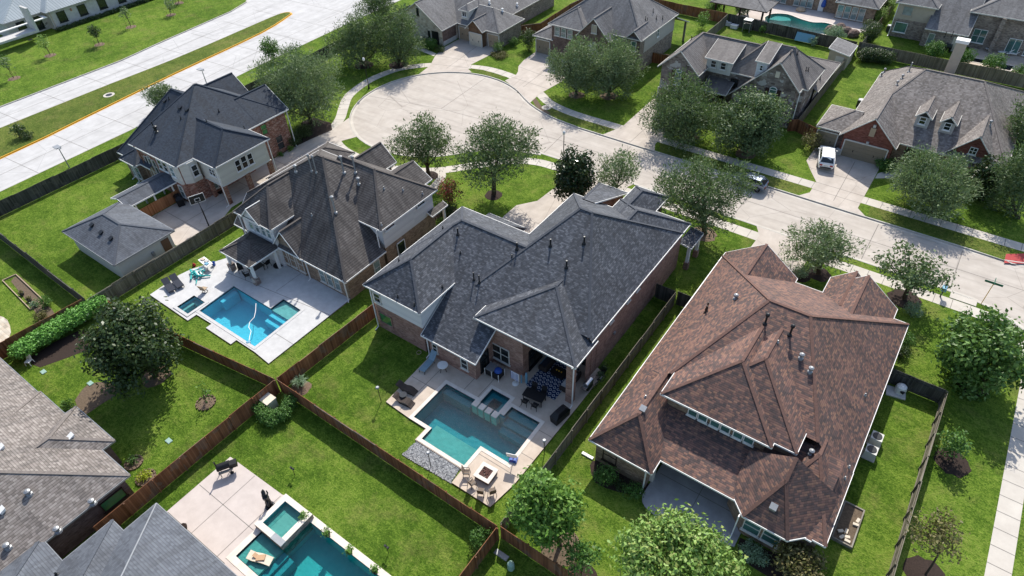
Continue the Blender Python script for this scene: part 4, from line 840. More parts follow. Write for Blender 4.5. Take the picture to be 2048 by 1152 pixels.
for y in (6.5, 9.4): H.win('E', -115.9, y, .4, 1.5, 2.3, 1, 1, 'glass_dark', 'dark_metal')
for y in (15.2, 23.2, 31.2): H.box('wall_light', 'copper', -114.2, y-.12, 2.3, -113.95, y+.12, 2.75)
for y in (11.2, 27.2): H.spout(-113.75, y, 3.3, (.4, 0), 'tan')
H.done('zinc')

# ------------------------------------------------ fences
RN = random.Random(7)
def fence(label, pts, m, h=1.8, rails=0, step=2.44, cap=None, name='wood_fence'):
    """board fence: panel sections with posts; rails = which side (+1 left, -1 right) shows its two rails"""
    t = thing(name, label, 'fence', (*pts[0], 0)); o = (*pts[0], 0)
    for a, b in zip(pts, pts[1:]):
        a, b = Vector((*a, 0)), Vector((*b, 0)); L = (b-a).length; k = max(1, round(L/step)); d = (b-a)/L; nn = Vector((-d.y, d.x, 0))
        for i in range(k):
            p, q = a+d*(L*i/k), a+d*(L*(i+1)/k); hh = h+RN.uniform(-.06, .06); c = (p+q)/2
            lean = nn*RN.uniform(-.02, .02)
            P = MB(); W_ = L/k/2; e = W_*.995
            u0 = i*L/k
            for sg in (1, -1):
                f = [c-d*e*1+nn*.014*sg, c+d*e+nn*.014*sg]; up = Vector((0, 0, hh-.04))+lean
                q4 = [f[0]+Vector((0, 0, .04)), f[1]+Vector((0, 0, .04)), f[1]+up+Vector((0, 0, .04)), f[0]+up+Vector((0, 0, .04))]
                uv = [(u0, 0), (u0+2*e, 0), (u0+2*e, hh), (u0, hh)]
                P.face(q4 if sg < 0 else q4[::-1], 0, uv if sg < 0 else uv[::-1])
            T = c+Vector((0, 0, hh+.01))+lean; P.obox(T, d*e, nn*.02, Vector((0, 0, .012)))
            pn = P.build('panel', m, t, o)
            if cap and RN.random() < cap: MB().obox(T+nn*.03*(rails or -1)-Vector((0, 0, .05)), d*e*.98, nn*.02, Vector((0, 0, .05))).build('top_board', 'wood_grey', t, o)
            if rails:
                for z in (.35, hh-.3): MB().obox(c+nn*rails*.045+Vector((0, 0, z)), d*e, nn*.025, Vector((0, 0, .045))).build('rail', m if m != 'fence_brown' else 'fence_brown', t, o)
            s_ = rails or 1
            MB().obox(p+nn*s_*.075+Vector((0, 0, hh/2)), d*.045, nn*.045, Vector((0, 0, hh/2-.03))).build('post', m, t, o)
    return t
fence('stained brown board fence between the central lawn and the bottom lawn', [(-9.15, -22.35), (14.7, -22.35)], 'fence_brown', 1.75, 0, cap=.15)
fence('stained brown board fence between the white pool deck and the central lawn', [(-9.2, -22.2), (-8.7, -10.6), (-8.5, 4)], 'fence_brown', 1.75, 1, cap=.4)
fence('stained brown board fence running from behind the round dark tree to the fence corner', [(-31.2, -25.3), (-21.7, -24.1), (-9.3, -22.45)], 'fence_brown', 1.75, 0, cap=.3)
fence('stained brown board fence sloping down from the corner hedge past the pink deck', [(-9.2, -22.55), (-9.25, -39)], 'fence_brown', 1.8, 0, cap=.3)
fence('brown board fence dropping from the centre bottom fence corner to the bottom edge', [(14.75, -22.5), (14.8, -45)], 'fence_brown', 1.8, 0, cap=.2)
fence('brown board fence behind the bright green tree at the bottom', [(14.9, -22.25), (29, -22.3)], 'fence_brown', 1.8, 1)
fence('weathered tan board fence between the charcoal roofed house and the rust roofed house', [(14.78, -22.1), (14.76, 6.7)], 'fence_grey', 1.8, -1)
fence('short dark board fence closing the side yard left of the tan fence', [(12.7, 6.75), (14.65, 6.75)], 'fence_dark', 1.8)
fence('short dark board fence closing the side yard right of the tan fence', [(14.9, 6.95), (17.2, 7.0)], 'fence_dark', 1.8)
fence('grey board fence facing the white covered equipment', [(33.4, 8.1), (38.2, 8.1)], 'fence_dark', 1.8, -1)
fence('long grey board fence with rails along the right side yard', [(38.25, 8.0), (38.1, -32)], 'fence_grey', 1.8, -1, cap=.3)
fence('dark weathered board fence along the boulevard', [(-59.2, -60), (-59.1, -24), (-59.0, 6), (-59.6, 30), (-60.5, 52)], 'fence_dark', 1.8, 0)
fence('dark weathered board fence at the lower edge of the garage lawn', [(-59.0, -25.9), (-33.5, -26.4)], 'fence_dark', 1.8, 0, cap=.2)
fence('weathered grey green board fence beside the white pool deck', [(-33.2, -26.2), (-33.2, -4)], 'fence_grey', 1.8, -1, cap=.3)
fence('low fresh cedar fence between the walkway roof and the basketball court', [(-43.4, -15.0), (-43.4, -9.4)], 'fence_cedar', 1.5, 0, 1.9)
fence('grey board fence between the taupe roofed house and the dormered house', [(13.75, 46.6), (13.75, 75.8)], 'fence_grey', 1.8, 1, cap=.4)
fence('dark red brown gate fence between the taupe roofed house and the dormered house garage', [(12.9, 45.9), (13.7, 46.5), (16.9, 45.2)], 'fence_brown', 1.8)
fence('olive grey board fence behind the dormered house with the pale chimney', [(13.9, 76.2), (48, 75.9)], 'fence_grey', 1.9, 0)
fence('grey board fence beside the tan corner house lawn', [(14.2, 76.4), (14.4, 99)], 'fence_grey', 1.8, 1, cap=.3)
fence('dark grey board fence between the free form pool and the taupe roofed house', [(-8.2, 77.2), (2, 76.6), (13.6, 75.9)], 'fence_dark', 1.9)
fence('pale grey board fence running back between the grey roofed and taupe roofed houses', [(-8.1, 60), (-8.3, 77)], 'fence_grey', 1.8, 1, cap=.5)
fence('dark brown board fence behind the lawn of the broad grey roofed house', [(-34, 78), (-8.5, 77.4)], 'fence_brown', 1.8)
fence('brown board fence with pale top boards between the two cul-de-sac houses', [(-36.72,54.52), (-34.43,57.21), (-34.75,67.17), (-33.5, 80)], 'fence_brown', 1.8, -1, cap=.6)
fence('short dark brown gate fence right of the broad grey roofed house', [(-12.56,56.07), (-9.43,56.41)], 'fence_brown', 1.8, cap=.5)
fence('brown board fence at the lower left corner of the vine row', [(-34.5, -36), (-33.6, -26.6)], 'fence_brown', 1.8)

# ------------------------------------------------ trees and shrubs
def leaves(name, m, blobs, n, ls, seed, parent=None, off=(0, 0, 0), clump=5, spread=.22, edge=.42, up=.35, kind=None, spray=0):
    """many small leaf-shaped faces in clumps spread through ellipsoid lobes (x, y, z, rx, ry, rz)"""
    rg = np.random.default_rng(seed); B = np.array(blobs, float)
    wgt = (B[:, 3]*B[:, 4]*B[:, 5])**(2/3); k = max(1, n//clump); idx = rg.choice(len(B), k, p=wgt/wgt.sum())
    d = rg.normal(size=(k, 3)); d /= np.linalg.norm(d, axis=1)[:, None]; rad = rg.random(k)**edge
    c = B[idx, :3]+d*rad[:, None]*B[idx, 3:6]
    c = np.repeat(c, clump, 0); nd = np.repeat(d, clump, 0); N_ = len(c)
    c = c+rg.normal(size=(N_, 3))*spread
    c[:, 2] = np.maximum(c[:, 2], .06)
    nn = nd*.9+rg.normal(size=(N_, 3))*.75+np.array([0, 0, up]); nn /= np.linalg.norm(nn, axis=1)[:, None]
    t = np.cross(nn, rg.normal(size=(N_, 3)))
    if spray: t = nd*spray+rg.normal(size=(N_, 3))*.6+np.array([0, 0, up])
    t /= np.linalg.norm(t, axis=1)[:, None]; b = np.cross(rg.normal(size=(N_, 3)), t) if spray else np.cross(nn, t); b /= np.linalg.norm(b, axis=1)[:, None]
    s_ = rg.uniform(.65, 1.3, N_)[:, None]; l, w_ = ls
    V = np.stack([c-t*l/2*s_, c+b*w_/2*s_+t*l*.1*s_, c+t*l/2*s_, c-b*w_/2*s_+t*l*.1*s_], 1).reshape(-1, 3)-np.array(off)
    me = bpy.data.meshes.new(name); me.vertices.add(N_*4); me.vertices.foreach_set('co', V.astype(np.float32).ravel())
    me.loops.add(N_*4); me.loops.foreach_set('vertex_index', np.arange(N_*4, dtype=np.int32))
    me.polygons.add(N_); me.polygons.foreach_set('loop_start', np.arange(0, N_*4, 4, dtype=np.int32)); me.polygons.foreach_set('loop_total', np.full(N_, 4, np.int32))
    me.materials.append(M[m]); me.update(calc_edges=True); me.validate()
    o = bpy.data.objects.new(name, me); COL.objects.link(o)
    if parent is not None: o.parent = parent
    return tag(o, kind=kind)
def lobes(rg, cx, cy, cz, r, rz, k=17, sz=.42, core=True):
    L = []
    for i in range(k):
        z = 1-2*(i+.5)/k; a = i*2.39996+rg.uniform(-.35, .35); q = sqrt(max(0, 1-z*z)); f = rg.uniform(.46, .84); s_ = sz*rg.uniform(.62, 1.22)
        L.append((cx+cos(a)*q*r*f, cy+sin(a)*q*r*f, cz+z*rz*f, r*s_, r*s_, rz*s_))
    if core: L.append((cx, cy, cz, r*.5, r*.5, rz*.5))
    return L
TSEED = [100]
def tree(label, geo, m, dens=430, ls=(.34, .17), cat='tree', name='tree', tr=None, k=15, sz=.44, group=None, fork=.45, spray=0, sparse=False, up=.35, clump=5, spread=None, edge=.42, mul=None, stakes=False):
    bx, by, cx, cy, cz, r, rz = geo; TSEED[0] += 1; rg = random.Random(TSEED[0])
    t = thing(name, label, cat, (bx, by, 0), 0, group); o = (bx, by, 0)
    L = lobes(rg, cx, cy, cz, r, rz, k, sz, not sparse)
    tr = tr or max(.05, min(.26, r*.06)); b = MB(); zf = max(.5, (cz-rz)*.75+cz*.12); F_ = Vector((bx*.75+cx*.25, by*.75+cy*.25, zf))
    b.tube([(bx, by, -.05), (bx, by, .15), tuple((Vector((bx, by, 0))+F_)/2+Vector((rg.uniform(-.08, .08), rg.uniform(-.08, .08), 0))), tuple(F_)], [tr*1.6, tr*1.15, tr, tr*.9], 8)
    for lb in L[::2 if not sparse else 1]:
        e = Vector(lb[:3]); mid = F_.lerp(e, .5)+Vector((rg.uniform(-.2, .2)*r*.2, rg.uniform(-.2, .2)*r*.2, -r*.06)); b.tube([tuple(F_-Vector((0, 0, .1))), tuple(mid), tuple(e)], [tr*.55, tr*.36, tr*.12], 5)
    b.build('trunk', 'bark', t, o)
    leaves('crown', m, L, int(dens*1.45*r*max(r, rz)), ls, TSEED[0], t, o, clump, spread or ls[0]*.75, edge, up, None, spray)
    if mul: mulch((bx, by), mul[0], mul[1] if len(mul) > 1 else 'mulch')
    if stakes:
        for a in (.6, 2.7, 4.8): MB().tube([(bx+cos(a)*.7-bx, by+sin(a)*.7-by, 0), (cos(a)*.72, sin(a)*.72, 1.1)], .03, 5).build('stake', 'brown', t)
    return t
def mulch(p, r, m='mulch', edge=None):
    rg = random.Random(int(p[0]*100)); P = [(p[0]+cos(2*pi*i/18)*r*rg.uniform(.88, 1.1), p[1]+sin(2*pi*i/18)*r*rg.uniform(.88, 1.1)) for i in range(18)]
    g = MB(); c = (*p, .10)
    for a, b in zip(P, P[1:]+P[:1]): g.face([c, (*a, .012), (*b, .012)])
    struct('mulch_bed', g, m, 'structure')
def shrub(label, x, y, r, h, m='leaf_box', dens=1700, ls=(.13, .075), cat='shrub', name='shrub', group=None, k=12, sz=.5, ry=None, edge=.25, mul=None):
    TSEED[0] += 1; rg = random.Random(TSEED[0]); t = thing(name, label, cat, (x, y, 0), 0, group)
    L = lobes(rg, x, y, h*.52, r, h*.5, k, sz); leaves('foliage', m, L, int(dens*r*max(r, h/2)), ls, TSEED[0], t, (x, y, 0), 4, ls[0]*.6, edge, .3)
    b = MB()
    for a in range(4): b.tube([(.06*cos(a*1.6), .06*sin(a*1.6), 0), (r*.35*cos(a*1.6), r*.35*sin(a*1.6), h*.55)], [.035, .015], 5)
    b.build('stem', 'bark', t)
    if mul: mulch((x, y), mul)
    return t
oak = dict(m='leaf_oak', name='oak_tree', ls=(.36, .11), spray=1., clump=8, spread=.26); pale = dict(m='leaf_oak_pale', name='oak_tree', ls=(.38, .10), spray=1.1, clump=8, spread=.26)
tree('round dense dark green tree with its shadow on the lower left lawn', (-20.28,-27.68,-20.37,-28.08,4.81,4.22,3.87), 'leaf_dark', 620, (.36, .2), k=26, sz=.36, mul=(1.3, 'soil'))
tree('spreading oak between the navy roofed house and the round street end', (-44.49,12.58,-44.64,12.36,5.91,6.37,5.07), group='street oaks', mul=(1.5,), **pale)
tree('dark oak left of the black street lamp at the round street end', (-52.02,30.84,-52.04,30.82,4.42,4.86,4.35), group='street oaks', mul=(1.6,), **oak)
tree('dark oak beside the cream stone house driveway', (-47.15,33.82,-46.61,34.38,4.39,4.21,4.53), group='street oaks', mul=(1.5,), **oak)
tree('oak cut by the top edge left of the cream stone house', (-62.58,45.21,-62.37,45.44,3.48,3.45,2.74), group='street oaks', **oak)
tree('small upright green tree standing at the boulevard fence', (-66.91,23.60,-66.64,24.02,2.14,1.67,1.86), 'leaf_maple', 420, (.3, .16), tr=.07)
tree('grey green tree half hidden behind the navy roof', (-66.55,2.67,-66.21,3.43,2.42,2.44,1.73), group='street oaks', **pale)
tree('feathery left oak of the pair before the broad grey roofed house', (-16.70,40.11,-17.08,39.88,4.42,3.70,4.05), group='street oaks', dens=560, mul=(1.2, 'mulch_tan'), **pale)
tree('feathery right oak of the pair before the broad grey roofed house', (-12.50,42.34,-12.29,42.45,4.34,4.29,4.16), group='street oaks', dens=560, mul=(1.3, 'mulch_tan'), **pale)
tree('open oak with visible limbs beside the umber roof gables', (-20.95,11.27,-21.07,11.15,4.78,4.02,3.49), group='street oaks', mul=(1.2,), dens=330, **oak)
tree('wide oak on the curved front lawn of the charcoal roofed house', (-11.50,12.37,-11.02,12.75,6.51,4.99,3.36), group='street oaks', mul=(1.1,), dens=330, **oak)
tree('glossy dark magnolia behind the charcoal roof', (-2.28,15.63,-2.34,15.59,3.96,2.45,3.23), 'leaf_magnolia', 760, (.32, .18), name='magnolia_tree', k=22, sz=.34, edge=.3)
tree('thin pale crowned oak right of the magnolia', (1.16,19.80,1.05,19.75,3.83,2.83,2.33), group='street oaks', dens=300, **pale)
tree('large oak in a mulch ring at the corner of the charcoal roofed house', (12.65,18.98,11.55,18.65,5.43,4.81,3.54), group='street oaks', mul=(1.4, 'mulch_tan'), dens=380, **oak)
tree('broad oak over the driveway of the taupe roofed stone house', (2.47,37.59,1.15,37.11,3.83,4.91,4.03), group='street oaks', dens=520, mul=(1.3, 'mulch_tan'), **oak)
tree('rounded oak at the right gable of the taupe roofed stone house', (10.28,37.43,10.07,37.38,4.04,4.75,3.85), group='street oaks', dens=520, m='leaf_oak', name='oak_tree', mul=(1.3, 'mulch_tan'))
tree('loose oak beside the driveway of the rust roofed house', (24.99,19.10,24.46,19.05,3.36,3.98,1.79), group='street oaks', dens=260, mul=(1.2,), **pale)
tree('sparse see-through oak in a dark mulch ring near the street sign', (32.99,19.94,32.61,19.96,3.63,3.40,1.72), 'leaf_oak', 150, name='oak_tree', group='street oaks', sparse=True, mul=(1.5,))
tree('silvery oak in front of the dormered house porch', (32.57,36.83,31.19,36.87,3.45,4.99,2.53), group='street oaks', dens=480, **pale)
tree('dark leafed magnolia against the dormered house side', (36.71,42.31,36.05,42.36,2.56,1.94,2.85), 'leaf_magnolia', 560, (.3, .17), name='magnolia_tree', k=20, sz=.34)
tree('tall dark oak cut by the right edge above the lawn shadow', (40.39,40.56,38.63,40.78,3.94,2.75,4.37), group='street oaks', dens=420, **oak)
tree('dark oak behind it at the right edge beside the sand brown roof', (39.86,53.22,38.22,53.38,3.90,2.83,4.09), group='street oaks', dens=420, **oak)
tree('leafy maple with a dark mulch ring on the right side lawn', (40.20,11.86,39.68,11.96,3.69,3.63,3.77), 'leaf_maple', 420, (.38, .24), name='maple_tree', k=24, sz=.34, mul=(1.35,))
tree('bright green tree over the fence corner at bottom centre', (18.71,-20.34,17.61,-21.02,5.31,2.59,3.24), 'leaf_bright', 560, (.32, .18), k=24, sz=.34, tr=.14, mul=(1.5, 'soil'))
tree('big light green tree cut by the bottom edge beside the covered patio', (26.86,-20.25,26.66,-20.28,7.74,3.64,1.64), 'leaf_lime', 640, (.28, .16), k=26, sz=.34, tr=.16)
tree('small dark shrubby tree right of the bright green tree', (21.19,-21.57,21.06,-21.63,3.62,1.30,1.11), 'leaf_box', 420, (.24, .13), tr=.05, mul=(1.2,))
tree('multi-stemmed crape myrtle outside the right side fence', (40.24,-7.98,39.43,-7.72,4.22,1.74,1.19), 'leaf_bronze', 330, (.24, .12), name='crape_myrtle', tr=.07, mul=(1.3,))
tree('leaning young tree in black mulch outside the right side fence', (40.16,2.60,39.39,2.78,1.77,1.19,1.41), 'leaf_box', 330, (.26, .13), tr=.05, mul=(1.3,))
tree('bronze leafed shrubby tree at the bottom corner of the rust roofed house', (33.32,-12.76,32.95,-12.71,1.35,1.85,0.83), 'leaf_bronze', 480, (.26, .14), tr=.06)
tree('pink flowering crape myrtle beside the umber roofed house', (-14.13,6.99,-13.90,7.20,2.65,1.33,1.89), 'leaf_red', 420, (.22, .12), name='crape_myrtle', tr=.06)
tree('small flowering tree left of the white car', (16.91,43.11,16.82,43.10,1.29,1.41,1.25), 'leaf_bronze', 420, (.2, .11), name='crape_myrtle', tr=.05)
tree('thin young tree in a tan mulch ring on the lower left lawn', (-13.75,-26.96,-13.69,-26.74,1.41,0.78,1.01), 'leaf_box', 90, (.22, .09), tr=.03, sparse=True, mul=(.75, 'mulch_tan'))
tree('slender tree on the far lawn beside the broad grey roofed house', (-11.12,73.13,-11.21,73.09,1.64,1.22,1.51), 'leaf_bright', 300, (.24, .13), tr=.05)
for i, (lb, gg, mm) in enumerate((('staked sapling nearest the left edge of the office lawn', (-98.77,-3.84,-98.76,-3.82,2.74,0.98,1.07), 'leaf_oak_pale'), ('yellowing staked sapling below the office sign wall', (-102.90,4.35,-102.93,4.25,2.52,1.13,1.13), 'leaf_lime'),
    ('dark dense staked sapling in the middle of the office lawn', (-99.90,11.75,-99.86,11.85,2.41,1.07,1.07), 'leaf_dark'), ('staked sapling with thin crown right of the dark sapling', (-102.71,19.62,-102.70,19.64,2.69,0.93,1.04), 'leaf_oak_pale'),
    ('staked sapling below the last office windows', (-101.53,27.42,-101.33,27.82,2.01,1.07,1.17), 'leaf_oak_pale'), ('staked sapling cut by the top edge of the photo', (-106.16,32.30,-105.87,32.84,2.24,1.01,1.22), 'leaf_oak'))):
    tree(lb, gg, mm, 520 if i == 2 else 240, (.26, .14), name='sapling', tr=.045, group='saplings on the office lawn', stakes=True, mul=(.95, 'mulch_tan'))
tree('small dark tree on the boulevard median', (-77.11,-13.08,-77.02,-12.73,1.13,0.92,1.01), 'leaf_dark', 420, (.28, .15), tr=.06)
x, y = (-75.97,-12.35)
shrub('low dark shrub beside the median tree', x, y, .9, .9, 'leaf_dark')
# clipped shrubs and hedges
for lb, p, r_, h_, mm in (
    ('clipped yellow green shrub at the stone house driveway edge', (-35.95,46.42), .9, 2.0, 'leaf_lime'), ('low bronze shrub skirting the clipped shrub by the driveway', (-34.83,45.45), 1.3, .6, 'leaf_bronze'),
    ('rounded green shrub against the grey brick garage wall', (-35.27,49.98), .9, 1.5, 'leaf_box'), ('low shrub right of the rounded shrub at the garage wall', (-37.27,50.26), .8, 1.1, 'leaf_dark'), ('tall oval dark evergreen between the cul-de-sac houses', (-32.13,49.93), 1.3, 3.3, 'leaf_dark'),
    ('round shrub below the stone house arched window', (-46.68,41.61), 1.1, 1.8, 'leaf_box'), ('dark shrub left of the stone house entry', (-48.13,41.72), 1.0, 1.6, 'leaf_dark'), ('low dark shrub beside the stone entry wall', (-44.67,41.62), 1.0, .9, 'leaf_dark'),
    ('clipped ball shrub inside the bottom centre fence corner', (13.95,-23.44), .85, 1.7, 'leaf_box'), ('leafy shrub in the mulch bed below the rust roof corner', (18.78,-13.98), .95, 1.5, 'leaf_box'),
    ('low leafy shrub beside the covered patio corner', (21.11,-13.82), .75, 1.0, 'leaf_box'), ('small shrub between the two mulch bed shrubs', (20.00,-13.82), .5, .7, 'leaf_dark'),
    ('pale sage shrub below the bay window of the rust roofed house', (30.00,-13.26), .85, .9, 'leaf_sage'), ('smaller pale sage shrub beside the first one', (30.72,-13.28), .6, .7, 'leaf_sage'),
    ('leftmost clipped shrub beyond the olive fence', (23.99,81.18), 1.6, 2.4, 'leaf_box'), ('second clipped shrub beyond the olive fence', (28.26,80.29), 1.6, 2.4, 'leaf_box'), ('third clipped shrub beyond the olive fence beside the dark pool', (32.47,80.35), 1.7, 2.2, 'leaf_box'),
    ('clipped shrub beyond the olive fence at the right edge', (36.58,78.86), 1.6, 2.3, 'leaf_box'), ('dark shrubs at the brick wall of the navy roofed house', (-41.63,7.15), 1.1, 1.6, 'leaf_dark'), ('round dark shrub by the curved drive of the navy roofed house', (-42.23,9.65), 1.3, 1.7, 'leaf_dark'),
    ('small bright shrub at the downspout of the navy roofed house', (-40.96,5.87), .45, .7, 'leaf_bright'), ('small round shrub left of the bright one', (-40.99,4.18), .45, .7, 'leaf_box'), ('sprawling shrub below the pink crape myrtle', (-13.62,5.90), 1.4, 1.9, 'leaf_dark'),
    ('bright round shrub beside the charcoal roofed house', (-13.06,4.42), .6, .9, 'leaf_bright'), ('dark shrub at the front corner of the dormered house garage', (25.79,43.13), 1.2, 1.3, 'leaf_box'), ('spiky pale shrub left of the tall rust gable', (23.58,17.79), .8, 1.0, 'leaf_sage'),
    ('spiky pale shrub at the far right corner of the rust roof', (34.00,18.11), .9, 1.3, 'leaf_sage'), ('round dark shrub under the right eave of the rust roof', (34.35,13.53), .75, 1.4, 'leaf_box'), ('second dark shrub under the right eave of the rust roof', (34.36,11.93), .7, 1.1, 'leaf_dark'),
    ('leafy shrub on the pool rock wall beyond the dark fence', (9.31,80.26), 1.5, 1.9, 'leaf_sage'), ('tall dark shrub at the fence corner beyond the shed', (14.32,81.58), 1.9, 3.4, 'leaf_dark'), ('yellow green bamboo along the far side fence', (13.82,90.62), 1.2, 2.8, 'leaf_lime'), ('second yellow green bamboo along the far side fence', (13.86,96.10), 1.2, 2.8, 'leaf_lime'),
    ('green bush at the top fence left of the garden pavilion', (-12.15,80.18), 1.6, 2.4, 'leaf_bright'), ('pale bush behind the hutch at the garden pavilion', (-7.71,82.81), 1.3, 2.2, 'leaf_sage'), ('banana plant against the dark fence', (-1.70,76.68), .7, 1.5, 'leaf_bright'), ('young shrub behind the blue tarp', (7.18,75.60), .7, 1.4, 'leaf_sage'),
    ('dark green shrub in the garden bed at the left edge', (-38.27,-28.62), .75, 1.2, 'leaf_box'), ('small sage shrub in the garden bed', (-39.29,-29.30), .45, .6, 'leaf_sage'), ('grey brown dry shrub at the end of the garden bed', (-36.92,-29.80), .7, .8, 'leaf_bronze'),
    ('small dark shrub at the stepped sand roof eave', (-23.49,-34.14), .6, .9, 'leaf_box'), ('lime yellow shrub beside the sloping brown fence', (-11.35,-34.26), .55, .7, 'leaf_yellow'), ('small green shrub in a stone ring by the sand roof corner', (-13.48,-34.01), .4, .8, 'leaf_box')):
    shrub(lb, p[0], p[1], r_, h_, mm, ls=(.16, .09) if r_ > 1 else (.13, .075))
for p, r_, m_ in (((-13.43,-34.03), .62, 'mulch_tan'), ((-11.35,-34.26), .68, 'mulch_tan'), ((23.58,17.79), 1.0, 'mulch'), ((-35.59,45.93), 1.3, 'mulch'), ((-13.87,6.21), 1.6, 'mulch')): mulch(p, r_, m_)
def hedge(label, pts, wd, h, m, dens=520, z0=.1, n_=None, posts=None, name='hedge', ls=(.14, .08), sz=1.):
    t = thing(name, label, 'hedge', (*pts[0], 0)); o = (*pts[0], 0); L = []; rg = random.Random(int(pts[0][0]*10))
    for a, b in zip(pts, pts[1:]):
        a, b = Vector(a), Vector(b); k = max(2, int((b-a).length/.45))
        for i in range(k+1):
            p = a.lerp(b, i/k); L.append((p.x+rg.uniform(-.1, .1), p.y+rg.uniform(-.1, .1), z0+(h-z0)/2, wd/2*rg.uniform(.85, 1.15), wd/2, (h-z0)/2*rg.uniform(.85, 1.15)))
    TSEED[0] += 1; leaves('foliage', m, L, n_ or int(dens*len(L)*wd*h), ls, TSEED[0], t, o, 4, .1, .28, .5)
    if posts:
        for i in range(posts):
            f = i/(posts-1)*(len(pts)-1); j = min(int(f), len(pts)-2); p = Vector(pts[j]).lerp(Vector(pts[j+1]), f-j); MB().tube([(p.x-o[0], p.y-o[1], 0), (p.x-o[0], p.y-o[1], h*.9)], .04, 6).build('post', 'offwhite', t)
    return t
hedge('heart shaped clipped hedge around the beige utility box', [(-9.00,-24.78), (-7.15,-25.04), (-6.73,-24.26), (-7.13,-22.87)], 1.3, 1.2, 'leaf_box', 420)
hedge('long bright green vine row on posts at the left', [(-32.75,-33.43), (-32.76,-30.65), (-32.70,-28.17), (-32.71,-25.80)], 2.0, 1.75, 'leaf_vine', 480, .5, posts=5, name='vine_row', ls=(.2, .15))
hedge('dark clipped hedge in the corner of the dormered house lawn', [(15.30,73.69), (17.09,74.34), (18.81,74.53)], 2.4, 2.0, 'leaf_dark', 260, ls=(.18, .1))
hedge('low dark foundation planting below the office windows', [(-113, 11), (-112.9, 22), (-113, 36)], 1.1, .6, 'leaf_dark', 300, ls=(.2, .12))
# ornamental grass clump and potted plants
def blades(label, p, r_, h_, m, n=130, cat='grass clump', name='ornamental_grass'):
    t = MB(); rg = random.Random(int(p[0]*50+3))
    for i in range(n):
        a = rg.uniform(0, 2*pi); d = rg.uniform(.1, 1)*r_; hh = h_*rg.uniform(.6, 1.1); w_ = .02
        x0, y0 = cos(a)*d*.2, sin(a)*d*.2; tx, ty = -sin(a)*w_, cos(a)*w_
        q = [(x0, y0, 0), (x0+cos(a)*d*.5, y0+sin(a)*d*.5, hh*.8), (x0+cos(a)*d, y0+sin(a)*d, hh*rg.uniform(.5, 1))]
        t.face([(q[0][0]-tx, q[0][1]-ty, 0), (q[0][0]+tx, q[0][1]+ty, 0), (q[1][0]+tx, q[1][1]+ty, q[1][2]), (q[1][0]-tx, q[1][1]-ty, q[1][2])]); t.face([(q[1][0]-tx, q[1][1]-ty, q[1][2]), (q[1][0]+tx, q[1][1]+ty, q[1][2]), (*q[2][:2], q[2][2])])
    o = t.build(name, m); o.location = (*p, 0); return tag(o, label, cat)
blades('tufted pale ornamental grass beside the central fence corner', (-8.23,-20.95), .8, 1.1, 'leaf_sage', 260); mulch((-8.05,-21.10), .9, 'mulch_tan')

